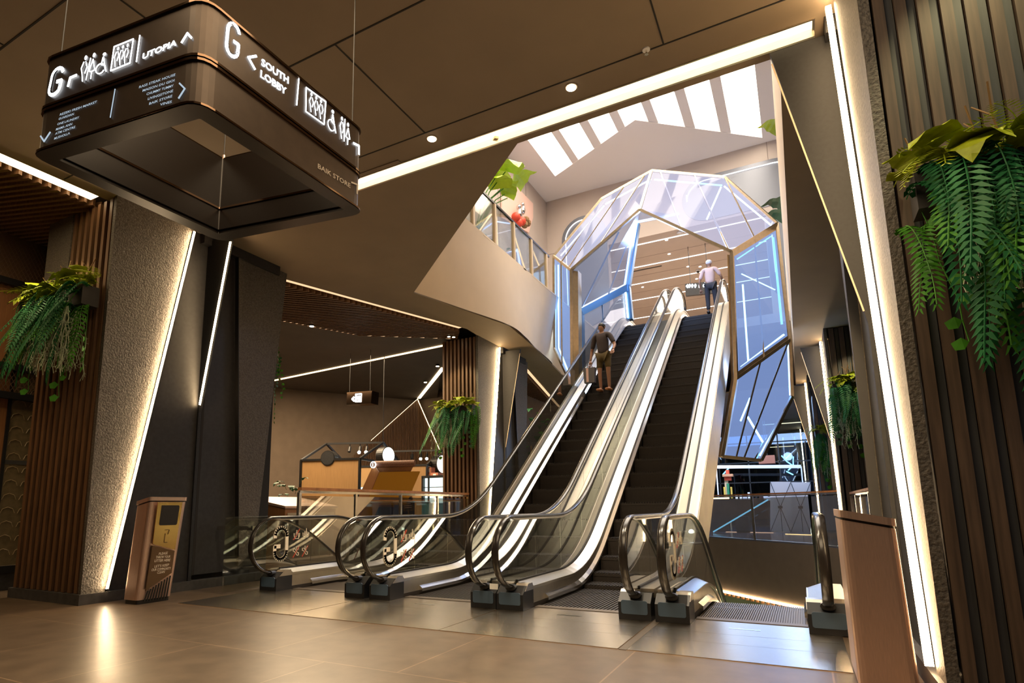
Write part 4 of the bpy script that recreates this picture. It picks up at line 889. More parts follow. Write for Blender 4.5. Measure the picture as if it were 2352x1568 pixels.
cl_ = ony(858, 1067, 10.52); MB().cyl(cl_, cl_+V((0, -.02, 0)), .075, 24).build('round_logo', E_SIGN, oc); MB().cyl(cl_+V((0, -.02, 0)), cl_+V((0, -.026, 0)), .055, 24).build('logo_disc', M_COPW, oc); MB().box(tuple(cl_+V((-.01, -.03, -.035))), tuple(cl_+V((.01, -.026, .035)))).build('logo_mark', E_SIGN, oc)
bb = thing('blue_cabinet', 'dark blue cabinet under the ochre counter front', 'cabinet', (-9.3, 11.3, 0)); p0 = ony(855, 1134, 11.6); MB().box((p0.x, 11.3, 0), (p0.x+1.05, 11.9, 1.28)).build('body', mat('navy', (.035, .04, .1), .4), bb)
for k in range(3): MB().box((p0.x+.03+.34*k, 11.285, .05), (p0.x+.35+.34*k, 11.3, 1.22)).build('door', MATS['navy'], bb)
mb_ = thing('chalkboard', 'small chalkboard menu with wooden frame standing by the stalls', 'menu board', tuple(ony(932, 1175, 11.2)))
q = [ony(x, y, 11.1) for x, y in [(923, 1140), (946, 1139), (950, 1172), (927, 1174)]]; MB().ext(q, (0, .02, 0)).build('frame', M_WOODS, mb_); c = sum(q, V())/4; MB().ext([c+(p-c)*.86+V((0, -.004, 0)) for p in q], (0, .003, 0)).build('slate', M_DARK, mb_)
m = MB()
for k, w in enumerate((.5, .7, .8, .6, .75, .7)): t_ = .12+.13*k; a, b = (q[0]+(q[3]-q[0])*t_), (q[1]+(q[2]-q[1])*t_); cc_ = (a+b)/2; m.bar(a+(cc_-a)*(1-w)+V((0, -.008, 0)), b+(cc_-b)*(1-w)+V((0, -.008, 0)), .004, .012)
m.build('chalk_lines', M_PINK, mb_); MB().bar(q[3]+(q[2]-q[3])*.5, V((c.x, 11.4, 0)), .03).build('stand', M_WOODS, mb_)
for k, (x, y, w, h) in enumerate([(930, 1088, .3, .28), (930, 1075, .28, .2), (968, 1080, .4, .22), (985, 1092, .35, .3)]): pass
bx = 0
for lb, x, y, s in [('orange cake box, lowest of the stack by the lit fridge', 987, 1093, .24), ('orange cake box, topmost of the stack by the lit fridge', 988, 1080, .22), ('orange cake box beside the slatted middle column', 1003, 1092, .25)]:
    p = ony(x, y, 15.2); t = thing('cake_box', lb, 'box', tuple(p), 'cake boxes on the stall'); MB().box((p.x-s/2, p.y-s/2, p.z-.1), (p.x+s/2, p.y+s/2, p.z+.085)).build('carton', mat('box_orange', (.55, .2, .11), .6) if 'box_orange' not in MATS else MATS['box_orange'], t); MB().box((p.x-.05, p.y-s/2-.004, p.z-.06), (p.x+.05, p.y-s/2, p.z+.05)).build('printed_mark', M_PAPER, t)
fr_ = thing('display_fridge', 'lit glass display fridge beside the slatted middle column', 'fridge', (-9.6, 14.9, 0)); a = ony(968, 1098, 14.6); b = ony(1016, 1098, 14.6)
MB().box((a.x, 14.62, 0), (b.x, 15.0, 1.25)).build('base', mat('teal_tile', (.05, .16, .2), .4), fr_); MB().box((a.x+.05, 14.7, 1.3), (b.x, 14.95, 1.98)).build('lit_interior', E_FRIDGE, fr_); MB().box((a.x, 14.6, 1.25), (a.x+.06, 15, 2.0)).box((a.x+.22, 14.6, 1.25), (a.x+.27, 14.63, 2.0)).box((a.x, 14.6, 1.98), (b.x, 15, 2.05)).build('door_frame', M_BLACK, fr_)
for k in range(2): MB().box((a.x+.06, 14.66, 1.48+.22*k), (b.x, 14.7, 1.5+.22*k)).build('shelf', M_CHROME, fr_)
tl = MB().box((-9.2, 12.6, .004), (-7.9, 14.5, .012)); tag(tl.build('teal_mat', mat('teal_floor', (.1, .33, .36), .35)), 'teal floor patch beyond the left balustrade', 'floor mat')
# storefront seen left of the first column
sf = thing('shop_front', 'dark framed shop front with wire mesh bands left of the big left column', 'shop front', (-10.2, 3.8, 0))
for z in (4.55, 3.26, 2.83, .3): MB().box((-10.24, 1.0, z-.05), (-10.16, 5.6, z+.05)).build('frame_bar', M_BLACK, sf)
def meshband(z0, z1):
    mb = MB(); n = int(4.6/.06)
    for k in range(n):
        y = 1.0+.06*k; h = z1-z0; mb.bar((-10.2, y, z0), (-10.2, y+h*.6, z1), .008); mb.bar((-10.19, y+h*.6, z0), (-10.19, y, z1), .008)
    mb.build('wire_mesh', M_MESH, sf)
meshband(4.6, 5.25); meshband(2.88, 3.21)
MB().box((-10.22, 1, 4.6), (-10.21, 5.6, 5.3)).build('mesh_backing', M_MESH, sf)
MB().box((-10.3, 1, .35), (-10.27, 4.28, 4.5)).build('copper_wood_panel', M_COPW, sf); MB().box((-10.3, 4.3, .35), (-10.27, 5.6, 4.5)).build('patterned_panel', M_PAT, sf); MB().box((-10.27, 4.27, .35), (-10.24, 4.31, 4.5)).build('mullion', M_BLACK, sf)
pr_ = MB()
for k in range(5):
    for j in range(20): pr_.tube([V((-10.26, 4.42+.22*k+.09*math.cos(a), .5+.2*j+.09*math.sin(a))) for a in (0, .8, 1.6, 2.4, 3.14)], .006, 4)
pr_.build('scroll_pattern', mat('pattern_wire', (.3, .22, .11), .4), sf); MB().box((-10.265, 4.32, 1.82), (-10.26, 5.6, 1.88)).build('shelf_reflection_strip', M_CHROME, sf)  # chrome strip modelled in place of a shelf light's reflection
MB().box((-10.27, 1, 0), (-10.2, 5.6, .25)).build('kick_board', M_STONE, sf)
# ================================================================ PLANTS
random.seed(7)
def frond_mesh(L, m, name, n=15, wid=.13):
    mb = MB(); c = lambda t: V((0.04*L*math.sin(3*t), -L*.42*math.sin(t*1.25), L*(.16*math.sin(math.pi*min(1, t*1.6))*(1-t)-.78*t**1.5)))
    pts = [c(k/n) for k in range(n+1)]; mb.tube(pts, .004, 4)
    for k in range(1, n+1):
        t = k/n; p = c(t); d = (c(min(1, t+.02))-c(t-.02)).normalized(); ln = L*wid*(math.sin(math.pi*(t*.86+.1))**.7+.12)
        for s in (-1, 1):
            sv = V((s, 0, 0)); a = p; b = p+sv*ln*.5+d*L*.028+V((0, 0, -.01)); e = p+sv*ln+d*L*.03+V((0, 0, -.03*L)); f = p+sv*ln*.5+d*L*-.014+V((0, 0, -.012))
            mb.poly([a, f, e, b] if s > 0 else [a, b, e, f])
    return mb.mesh(name, m)
def leaf_mesh(L, m, name, heart=True):
    mb = MB(); n = 8; mid = [V((0, -L*.05-L*t*.9, L*(.22*math.sin(math.pi*t*.9)-.32*t*t))) for t in [k/n for k in range(n+1)]]
    prof = [0.0, .42, .52, .5, .43, .34, .23, .11, 0.0] if heart else [0, .2, .3, .34, .32, .27, .2, .1, 0]
    for s in (-1, 1):
        ed = [mid[k]+V((s*prof[k]*L, (.14*L if k == 1 and heart else 0), -.05*L*math.sin(k*1.9)-.08*L*prof[k])) for k in range(n+1)]
        for k in range(n):
            q = [mid[k], mid[k+1], ed[k+1], ed[k]]; mb.poly(q if s < 0 else q[::-1])
    mb.tube([V((0, .06, -.05)), V((0, 0, .0)), mid[0]], .006, 4); return mb.mesh(name, m, True)
def root_mesh(L, name, m):
    mb = MB()
    for r in range(7):
        x, y = random.uniform(-.06, .06), -.05; pts = []; L = L*random.uniform(.8, 1.08)
        for k in range(9): pts.append(V((x, y, -L*k/8))); x += random.uniform(-.035, .035); y += random.uniform(-.02, .02)
        mb.tube(pts, .0035, 4)
        for k in range(1, 8):
            p = pts[k]; mb.tube([p, p+V((random.uniform(-.06, .06), random.uniform(-.03, .03), random.uniform(-.05, .01)))], .003, 3)
    return mb.mesh(name, m)
def vine_mesh(L, m, name):
    mb = MB(); x = 0; pts = []
    for k in range(8): pts.append(V((x, -.05, -L*k/7))); x += random.uniform(-.04, .04)
    mb.tube(pts, .004, 4)
    for p in pts[1:]:
        s = random.choice((-1, 1)); r = .06
        mb.poly([p, p+V((s*r*.6, -.02, .03)), p+V((s*r*1.5, -.03, .0)), p+V((s*r*1.2, -.03, -.05)), p+V((s*r*.4, -.02, -.05))])
    return mb.mesh(name, m)
FR = [frond_mesh(.85, M_FERN, 'fern_frond', 22, .1), frond_mesh(.65, M_FERND, 'fern_frond', 20, .1), frond_mesh(1.0, M_FERND, 'fern_frond', 26, .085)]; FY = frond_mesh(.5, M_LEAF, 'fern_frond', 12, .2)
BL = [leaf_mesh(.42, M_LEAF, 'broad_leaf'), leaf_mesh(.34, M_LEAF, 'broad_leaf'), leaf_mesh(.42, M_LEAFD, 'broad_leaf')]
RT = [root_mesh(.9, 'hanging_root', M_ROOT), root_mesh(.6, 'hanging_root', M_ROOT)]
VN = [vine_mesh(1.0, M_FERN, 'hanging_vine'), vine_mesh(.75, M_LEAFD, 'hanging_vine')]
TW = [MB().tube([V((0, 0, 0)), V((.03, -.02, .2)), V((.08, -.03, .36))], .006, 4).tube([V((.03, -.02, .2)), V((-.04, -.03, .3))], .004, 4).mesh('twig', M_TWIG)]
def setp(o, loc, rz, rx=0, sc=1., ry=0):
    o.location = loc; o.rotation_euler = (rx, ry, rz); o.scale = (sc, sc, sc)
def planter(lb, x0, x1, Y, zt, nf, nb, nr, nv, sc=1., drop=1.):
    t = thing('hanging_planter', lb, 'plant', ((x0+x1)/2, Y, zt), 'hanging planters on the columns'); w = x1-x0
    MB().box((x0+.05, Y-.2*sc, zt-.3*sc), (x1-.05, Y, zt-.05*sc)).build('planter_box', M_POT, t)
    R = random.uniform
    for k in range(nf):
        x = x0+w*(k+.5)/nf+R(-.06, .06); lay = k % 3; o = put('fern_frond', FR[(k+lay) % 3], t)
        setp(o, (x, Y-.06-.1*lay*sc, zt-.05-R(0, .45)*drop*(1 if lay < 2 else .5)), R(-.7, .7), R(-.25, .35), sc*R(.75, 1.15))
    nb *= 2; nr *= 2
    for k in range(nb):
        x = x0+w*(k+.5)/nb+R(-.05, .05); o = put('broad_leaf', BL[0 if k % 4 else 2] if k % 2 else BL[1], t); setp(o, (x, Y-(.05+.2*(k % 2))*sc, zt+R(-.08, .1)*sc), R(-1.2, 1.2), R(-.5, .5), sc*R(.4, .75))
    for k in range(nb): o = put('fern_frond', FY, t); setp(o, (x0+w*(k+.5)/nb+R(-.06, .06), Y-.08-R(0, .12)*sc, zt+R(-.04, .08)), R(-1.3, 1.3), R(-1.2, -.3), sc*R(.6, 1.1))
    for k in range(nr): o = put('hanging_root', RT[k % 2], t); setp(o, (x0+w*R(.1, .9), Y-R(.1, .3)*sc, zt-.35*drop), R(-2, 2), 0, sc*R(.8, 1.2)*drop)
    for k in range(nv): o = put('hanging_vine', VN[k % 2], t); setp(o, (x0+w*(k+.5)/nv+R(-.1, .1), Y-R(.05, .25)*sc, zt-.25*drop), R(-.5, .5), 0, sc*R(.8, 1.15)*drop)
    for k in range(5): o = put('twig', TW[0], t); setp(o, (x0+w*R(.05, .95), Y-.1, zt-.02), R(-2, 2), R(-.4, .4), sc*R(.7, 1.2))
    return t
tz = ony(150, 680, 4.1).z
planter('hanging fern planter on the big left column', -9.1, -7.72, 4.1, tz, 50, 12, 6, 7, 1.05, 1.05)
spot('plant_light', (-8.5, 3.3, 5.1), (-8.5, 3.85, 4.2), 130, (1, .85, .45), 55)
a = ony(2030, 330, 4.1); planter('large hanging fern planter at the right edge of the picture', a.x+.04, 1.95, 4.1, a.z-.26, 56, 14, 9, 9, .92, .9)
spot('plant_light', (1.25, 3.5, 5.15), (1.2, 3.8, 4.0), 140, (1, .85, .45), 52)
a, b = ony(1010, 940, 12.3), ony(1098, 940, 12.3); planter('hanging fern planter on the slatted middle column', a.x, b.x, 12.3, a.z+.05, 34, 10, 4, 4, 1.0, 1.0)
spot('plant_light', (-7.1, 11.4, 5.1), (-7.1, 12.1, 3.9), 110, (1, .85, .5), 70)
a, b = ony(1905, 880, 16.1), ony(1975, 880, 16.1); planter('hanging fern planter on the second right column', a.x, b.x, 16.1, a.z, 34, 10, 5, 5, 1.1, 1.2)
spot('plant_light', (1.4, 15.2, 5.1), (1.4, 15.9, 3.8), 110, (1, .85, .5), 70)
a, b = ony(1868, 1000, 21.9), ony(1900, 1000, 21.9); planter('hanging fern planter on the third right column, dimmer and partly hidden', a.x, b.x+.3, 21.9, a.z+.2, 22, 6, 3, 3, 1.2, 1.2)
vt = thing('climbing_vine', 'small green vine hanging behind the rear fin of the big left column', 'plant', (-7.72, 7.0, 4.2))
for k, (x, y) in enumerate([(640, 790), (645, 815), (640, 840), (632, 870), (628, 895), (634, 800)]):
    o = put('vine_stem', VN[k % 2], vt); p = onx(x, y, -7.75); setp(o, tuple(p), .6*k, 0, .55)
def bush(name, lb, cat, c, r, n, hgt, pot=None, meshes=None, grp=None, sc=1.):
    t = thing(name, lb, cat, (c[0], c[1], c[2]), grp); R = random.uniform
    if pot:
        MB().tube([(c[0], c[1], c[2]), (c[0], c[1], c[2]+pot)], .2, 14, rs=[.15, .21]).build('pot', M_POT, t, True)
    for k in range(3): MB().tube([(c[0]+R(-.05, .05), c[1], c[2]), (c[0]+R(-.2, .2), c[1]+R(-.2, .2), c[2]+hgt*.7)], .018, 6).build('stem', M_TWIG, t)
    for k in range(n):
        o = put('leaf_spray', random.choice(meshes or FR[:2]), t); a = R(0, 6.28); q = R(0, 1)**.5
        setp(o, (c[0]+r*q*math.cos(a), c[1]+r*q*math.sin(a), c[2]+hgt*R(.35, 1.)), a+1.57, R(-.5, .4), sc*R(.6, 1.1))
    return t
SM = leaf_mesh(.2, M_FERN, 'leaf_spray', False); SMD = leaf_mesh(.2, M_LEAFD, 'leaf_spray', False); LM = leaf_mesh(.75, M_LIME, 'big_leaf')
bush('indoor_tree', 'leafy green tree seen between the middle column and the rising escalators', 'tree', (-7.2, 17.2, 0), 1.0, 96, 4.3, .5, [SM, SMD, FR[0]], None, 1.5)
spot('plant_light', (-7.0, 15.4, 5.0), (-7.1, 17.0, 3.0), 160, (1, .9, .6), 80)
bush('potted_plant', 'dark leafy pot plant between the left column and the timber stall', 'plant', tuple(V((onz(598, 1190, .0).x, onz(598, 1190, 0).y, 0))) if False else (-9.6, 9.3, 0), .3, 30, 1.75, .75, [SMD])
for k, y in enumerate((10.5, 12.75, 13.7, 14.65)):
    bush('potted_plant', ['leafy plant behind the first pane', 'leafy plant behind the second pane', 'leafy plant behind the third pane', 'leafy plant behind the fourth pane'][k]+' of the upper left balustrade', 'plant', (-6.75, y, ZU), .4, 26, 1.05, .35, [SM, SMD, FR[1]], 'plants along the upper balustrade', 1.0)
ph = thing('large_leaf_plant', 'lime green plant with big leaves rising above the upper left balustrade', 'plant', (-6.4, 11.7, ZU))
MB().tube([(-6.4, 11.6, ZU), (-6.4, 11.7, ZU+.4)], .2, 12).build('pot', M_POT, ph)
for k, (x, y, rz, rx, s) in enumerate([(1160, 395, .9, .1, 1.15), (1172, 420, -1.0, -.35, 1.0), (1150, 435, .3, -.2, .9), (1185, 430, 1.6, -.7, .95), (1165, 455, 1.2, -.9, .75), (1140, 405, -.6, .3, .8)]):
    p = onx(x, y, -6.3); o = put('big_leaf', LM, ph); setp(o, tuple(p), rz, rx, s); MB().tube([(-6.4, 11.7, ZU+.35), V((-6.4, 11.7, ZU+1.1)).lerp(p, .5), tuple(p)], .014, 5).build('stem', M_FERN, ph)
rl = thing('large_leaf_plant', 'green leaves peeking over the cream parapet at upper right', 'plant', (.5, 12, 8.1))
for x, y, Y, s, rz in [(1782, 300, 12.0, .6, -1.2), (1795, 478, 17, .55, -1.4), (1797, 505, 17, .6, -1.3)]:
    p = ony(x+12, y, Y); o = put('big_leaf', LM if s > .58 and Y < 13 else BL[2], rl); setp(o, (p.x, p.y, p.z), rz, -.5, s if Y < 13 else 1.6)
# festive niche on the upper left wall
ni = thing('festive_niche', 'pink wall niche with a silver heart ornament and red flowers on the upper left wall', 'display', (-8.5, 17.5, 9))
q = [onx(x, y, -8.47) for x, y in [(1150, 395), (1222, 468), (1222, 500), (1212, 535), (1150, 500)]]; MB().ext(q, (.05, 0, 0)).build('backboard', M_PINK, ni)
for x, y, s in [(1193, 490, .5), (1201, 482, .42)]: p = onx(x, y, -8.2); MB().ball(p, s*.45, sc=(.5, .55, 1)).ball(p+V((0, -.05, s*.45)), s*.2).build('silver_ornament', M_MIRR, ni, True)
for x, y in [(1185, 498), (1198, 508), (1190, 512)]: p = onx(x, y, -8.1); MB().ball(p, .17).build('red_flower', mat('red_flower', (.6, .05, .02), .5) if 'red_flower' not in MATS else MATS['red_flower'], ni, True)
for x, y in [(1208, 505), (1212, 512), (1205, 516)]: p = onx(x, y, -8.1); MB().ball(p, .14, 7, 5).build('brown_leaves', M_TWIG, ni)
# corridor sign beyond the portal
cs = thing('corridor_sign', 'dark sign with white lit symbols hanging in the upper corridor', 'sign', tuple(ony(1598, 660, 24)))
q = [ony(x, y, 24) for x, y in [(1573, 652), (1640, 645), (1640, 672), (1575, 679)]]; MB().ext(q, (0, .15, 0)).build('panel', M_DARK, cs)
cf_ = lambda x, y: ony(x, y, 23.98); m = MB(); n_ = V((0, -1, 0))
for x in (1584, 1590, 1597): person_icon(cf_, n_, m, x, 660, (5, -.5), (0, -9), .045)
stroke(m, [cf_(1606, 660), cf_(1606, 650)], .035, n_); wheelchair(cf_, n_, m, 1618, 658, (5, -.5), (0, -10), .04); stroke(m, [cf_(1580, 654), cf_(1577, 657), cf_(1580, 660)], .06, n_); m.build('lit_symbols', E_SIGN, cs)
MB().bar(q[0].lerp(q[1], .2), q[0].lerp(q[1], .2)+V((0, 0, 2.3)), .02).bar(q[0].lerp(q[1], .8), q[0].lerp(q[1], .8)+V((0, 0, 2.3)), .02).build('hanger', M_BLACK, cs)
# ================================================================ PEOPLE
def skin(name, J, E, m, parent=None, sub=2, label=None):
    me = bpy.data.meshes.new(name); K = list(J); me.from_pydata([J[k][0] for k in K], [(K.index(a), K.index(b)) for a, b in E], []); o = bpy.data.objects.new(name, me); COL.objects.link(o)
    sk = o.modifiers.new('s', 'SKIN'); sk.use_smooth_shade = True; sv = me.skin_vertices[0].data
    for i, k in enumerate(K): r = J[k][1]; sv[i].radius = r if isinstance(r, tuple) else (r, r)
    sv[0].use_root = True; su = o.modifiers.new('u', 'SUBSURF'); su.levels = su.render_levels = sub
    dg = bpy.context.evaluated_depsgraph_get(); nm = bpy.data.meshes.new_from_object(o.evaluated_get(dg)); bpy.data.objects.remove(o); nm.materials.clear(); nm.materials.append(m)
    for p in nm.polygons: p.use_smooth = True
    return put(name, nm, parent, label)
M_SKIN = mat('skin', (.32, .16, .09), .55); M_SHIRT = mat('pale_shirt', (.62, .42, .36), .8); M_TROU = mat('dark_trousers', (.025, .024, .03), .8); M_CAP = mat('white_cap', (.75, .75, .78), .8)
M_TOP = mat('brown_top', (.055, .04, .038), .8); M_OLIVE = mat('olive_shorts', (.09, .06, .015), .8); M_BAG = mat('grey_bag', (.12, .11, .11), .7); M_TAN = mat('tan_shoe', (.42, .17, .06), .6); M_HAIR = mat('black_hair', (.015, .012, .01), .5)
def person(lb, base, ang, H, hand_l, hand_r, shirt, pants, shorts, cap, bend=0., shoes=M_BLACK, stagger=(0, 0), kneelift=0.):
    """local frame: +y forward, x right; hands given in local coordinates"""
    s = H/1.7; R = Matrix.Translation(base) @ Matrix.Rotation(ang, 4, 'Z'); w = lambda x, y, z: R @ V((x*s, y*s, z*s)); t = thing('person', lb, 'person', base)
    b = bend; hl, hr = V(hand_l)/1.0, V(hand_r)/1.0
    def elbow(sh, h, out): m_ = (V(sh)+V(h))/2; return V((m_.x+out*.06, m_.y-.07, m_.z-.06))
    shl, shr = V((-.19, b*.8, 1.40)), V((.19, b*.8, 1.40)); el, er = elbow(shl, hl, -1), elbow(shr, hr, 1); f1, f2 = stagger
    W = lambda p: tuple(w(*p))
    J = {'pelvis': (W((0, 0, .93)), .125*s), 'waist': (W((0, b*.3, 1.08)), (.125*s, .1*s)), 'chest': (W((0, b*.65, 1.27)), (.15*s, .105*s)), 'neckb': (W((0, b*.9, 1.42)), .075*s), 'neck': (W((0, b*.97, 1.48)), .05*s), 'jaw': (W((0, b+.025, 1.545)), .062*s), 'skull': (W((0, b+.0, 1.62)), (.075*s, .09*s)), 'crown': (W((0, b-.005, 1.67)), .06*s),
         'shl': (W(shl), .055*s), 'el': (W(el), .04*s), 'hl': (W(hl), .026*s), 'shr': (W(shr), .055*s), 'er': (W(er), .04*s), 'hr': (W(hr), .026*s),
         'hipl': (W((-.1, 0, .87)), .085*s), 'kl': (W((-.11, .02+f1*.6, .49+kneelift*.3)), .055*s), 'al': (W((-.11, f1, .08+max(0, kneelift))), .035*s), 'tl': (W((-.12, f1+.17, .035+max(0, kneelift))), .03*s),
         'hipr': (W((.1, 0, .87)), .085*s), 'kr': (W((.11, .03+f2*.6, .49)), .055*s), 'ar': (W((.11, f2, .08)), .035*s), 'tr': (W((.12, f2+.17, .035)), .03*s)}
    E = [('pelvis', 'waist'), ('waist', 'chest'), ('chest', 'neckb'), ('neckb', 'neck'), ('neck', 'jaw'), ('jaw', 'skull'), ('skull', 'crown'), ('neckb', 'shl'), ('shl', 'el'), ('el', 'hl'), ('neckb', 'shr'), ('shr', 'er'), ('er', 'hr'), ('pelvis', 'hipl'), ('hipl', 'kl'), ('kl', 'al'), ('al', 'tl'), ('pelvis', 'hipr'), ('hipr', 'kr'), ('kr', 'ar'), ('ar', 'tr')]
    body = skin('body', J, E, M_SKIN, t)
    # hands: five fingers each
    for hd, e, sd in ((hl, el, -1), (hr, er, 1)):
        d = (hd-e).normalized(); side = d.cross(V((0, 0, 1))); side = side.normalized() if side.length > .2 else V((0, 1, 0)); mb = MB()
        mb.tube([W(hd), W(hd+d*.05), W(hd+d*.09)], .03*s, 8, rs=[.026*s, .038*s, .034*s], flat=.55)
        for k in range(4):
            o_ = side*(.024*(k-1.5)); L = (.07, .08, .075, .06)[k]; mb.tube([W(hd+d*.085+o_), W(hd+d*(.085+L*.55)+o_), W(hd+d*(.085+L*.9)+o_+V((0, .02, -.015)))], .0085*s, 6)
        mb.tube([W(hd+d*.03+side*.03*-sd), W(hd+d*.07+side*.055*-sd), W(hd+d*.1+side*.06*-sd)], .01*s, 6); mb.build('hand', M_SKIN, body, True)
    # face
    fz = MB(); fz.ball(W((0, b+.115, 1.585)), .013*s).ball(W((-.03, b+.095, 1.61)), .009*s).ball(W((.03, b+.095, 1.61)), .009*s).bar(W((-.022, b+.1, 1.545)), W((.022, b+.1, 1.545)), .008*s); fz.ball(W((-.082, b, 1.59)), .02*s, sc=(.5, 1, 1.4)).ball(W((.082, b, 1.59)), .02*s, sc=(.5, 1, 1.4)); fz.build('face', M_SKIN, body, True)
    grow = lambda k, f: (J[k][0], tuple(x*f for x in J[k][1]) if isinstance(J[k][1], tuple) else J[k][1]*f)
    mid = lambda a, c, f: tuple(V(J[a][0]).lerp(V(J[c][0]), f))
    sj = {'pelvis': (W((0, 0, .90)), .15*s), 'waist': grow('waist', 1.18), 'chest': grow('chest', 1.15), 'neckb': grow('neckb', 1.1), 'shl': grow('shl', 1.35), 'el': (mid('shl', 'el', .85), .058*s), 'shr': grow('shr', 1.35), 'er': (mid('shr', 'er', .85), .058*s)}
    skin('shirt', sj, [('pelvis', 'waist'), ('waist', 'chest'), ('chest', 'neckb'), ('neckb', 'shl'), ('shl', 'el'), ('neckb', 'shr'), ('shr', 'er')], shirt, t)
    en = .45 if shorts else .93; kk = {'pelvis': (W((0, 0, .92)), .137*s)}
    for q in 'lr':
        kk['hip'+q] = grow('hip'+q, 1.15); kk['k'+q] = (J['k'+q][0] if not shorts else mid('hip'+q, 'k'+q, .85), .075*s)
        if not shorts: kk['a'+q] = (mid('k'+q, 'a'+q, .93), .058*s)
    skin('shorts' if shorts else 'trousers', kk, [('pelvis', 'hipl'), ('pelvis', 'hipr'), ('hipl', 'kl'), ('hipr', 'kr')]+([] if shorts else [('kl', 'al'), ('kr', 'ar')]), pants, t)
    for q, x, f_, zz in (('l', -.115, f1, max(0, kneelift)), ('r', .115, f2, 0)):
        MB().tube([W((x, f_-.06, .05+zz)), W((x, f_+.05, .055+zz)), W((x, f_+.2, .035+zz))], .05*s, 10, rs=[.045*s, .052*s, .038*s], flat=.8).build('shoe', shoes, t, True)
    if cap: MB().ball(W((0, b-.005, 1.645)), .1*s, 14, 8, (.92, 1.08, .75)).build('cap', M_CAP, t, True)
    else: MB().ball(W((0, b-.02, 1.635)), .1*s, 14, 8, (.9, 1.0, .95)).build('hair', M_HAIR, t, True)
    return t, W
zE, _ = step_line(True)
p1, W1 = person('person in white cap and pink shirt seen from behind atop the right rising escalator', (-1.86, 18.5, zE(18.5)), 0, 1.68, (-.3, .06, .83), (.33, .22, 1.0), M_SHIRT, M_TROU, False, True)
p2, W2 = person('person in dark top and shorts carrying bags on the left rising escalator', (-3.98, 14.0, zE(14.0)+.02), math.pi*.96, 1.72, (-.34, .22, .95), (.33, .05, .8), M_TOP, M_OLIVE, True, False, .05, M_TAN)
bg = thing('shopping_bag', 'grey shopping bag with pale stripe held by the person on the left rising escalator', 'bag', tuple(W2((.34, .06, .4))))
c = V(W2((.36, .06, .45))); MB().ext([c+V((-.13, -.07, -.2)), c+V((.13, -.07, -.2)), c+V((.15, -.07, .18)), c+V((-.15, -.07, .18))], (0, .14, 0)).build('bag_body', M_BAG, bg); MB().ext([c+V((-.07, -.075, -.18)), c+V((-.01, -.075, -.18)), c+V((-.01, -.075, .17)), c+V((-.07, -.075, .17))], (0, .004, 0)).build('stripe', M_PINK, bg); MB().tube([c+V((-.08, 0, .17)), c+V((-.03, 0, .32)), c+V((.03, 0, .32)), c+V((.08, 0, .17))], .008, 6).build('handle', M_BAG, bg)
# ================================================================ FAR SIDE OF THE OPENING
def xbanner(lb, x0, x1, y0, y1, Y):
    a, b, c, d = [ony(x, y, Y) for x, y in [(x0, y0), (x1, y0), (x1, y1), (x0, y1)]]; t = thing('banner_stand', lb, 'banner', (d.x, Y, 0), 'banner stands with their backs turned')
    MB().ext([a, b, c, d], (0, .01, 0)).build('banner_sheet', M_BANNER, t); hub = (a+b+c+d)/4+V((0, -.25, 0))
    for p in (a, b, c, d): MB().tube([p+V((0, -.02, 0)), hub], .012, 5).build('strut', M_BLACK, t)
    MB().box((hub.x-.08, hub.y-.03, hub.z-.05), (hub.x+.08, hub.y+.03, hub.z+.05)).build('hub', M_BLACK, t); MB().tube([hub, V((hub.x, hub.y-.25, .02))], .012, 5).build('leg', M_BLACK, t)
    return t
xbanner('left one of two pale banner stands seen from behind across the opening', 1769, 1817, 1106, 1223, 26.8); xbanner('right one of two pale banner stands seen from behind across the opening', 1816, 1862, 1107, 1223, 27.0)
tw = thing('festive_tower', 'red green and gold painted tower display far across the opening', 'display', (-2.9, 30, 0))
def TB(x0, y0, x1, y1, m, nm, d=.3): a, b = ony(x0, y0, 30), ony(x1, y1, 30); MB().box((a.x, 30-d, b.z), (b.x, 30+.2, a.z)).build(nm, m, tw)
TB(1663, 1095, 1682, 1230, mat('tower_cream', (.75, .6, .4), .6), 'shaft', .0); TB(1660, 1089, 1684, 1094, mat('tower_orange', (.75, .32, .14), .6), 'cornice', .2); TB(1664, 1094, 1680, 1103, M_RED, 'red_crown', .1); TB(1669, 1110, 1677, 1144, mat('tower_green', (.02, .22, .1), .5), 'green_panel', .1); TB(1662, 1118, 1668, 1144, mat('tower_gold', (.75, .5, .08), .4), 'gold_band', .1); TB(1678, 1118, 1683, 1144, MATS['tower_gold'], 'gold_band', .1); TB(1667, 1079, 1675, 1089, M_RED, 'finial', .1)
spot('tower_light', (-2.9, 27.5, 3.6), (-2.9, 30, 1.8), 120, (1, .8, .55), 50)
st = thing('dark_counter', 'dark maroon counter with a lit shelf far across the opening', 'counter', (-4, 27, 0)); a, b = ony(1630, 1146, 27), ony(1686, 1215, 27)
MB().box((a.x-1.5, 27, 0), (b.x-.2, 27.7, a.z)).build('body', mat('maroon', (.035, .012, .012), .4), st); MB().box((a.x-1.5, 26.95, a.z), (b.x-.1, 27.1, a.z+.06)).build('lit_edge', E_LEDS, st)
rp = thing('ramp_side', 'black sloping side with a pale lit edge across the opening', 'ramp', (-2.5, 25.5, 0)); a, b, c = ony(1638, 1220, 25.5), ony(1764, 1146, 25.5), ony(1690, 1146, 25.5)
MB().ext([a, b, c, V((a.x-.6, 25.5, c.z)), V((a.x-.6, 25.5, a.z))], (0, .1, 0)).build('side_panel', M_BLACK, rp); MB().bar(a+V((0, -.02, -.02)), b+V((0, -.02, -.02)), .05, .05).build('edge_light', E_NEON, rp)
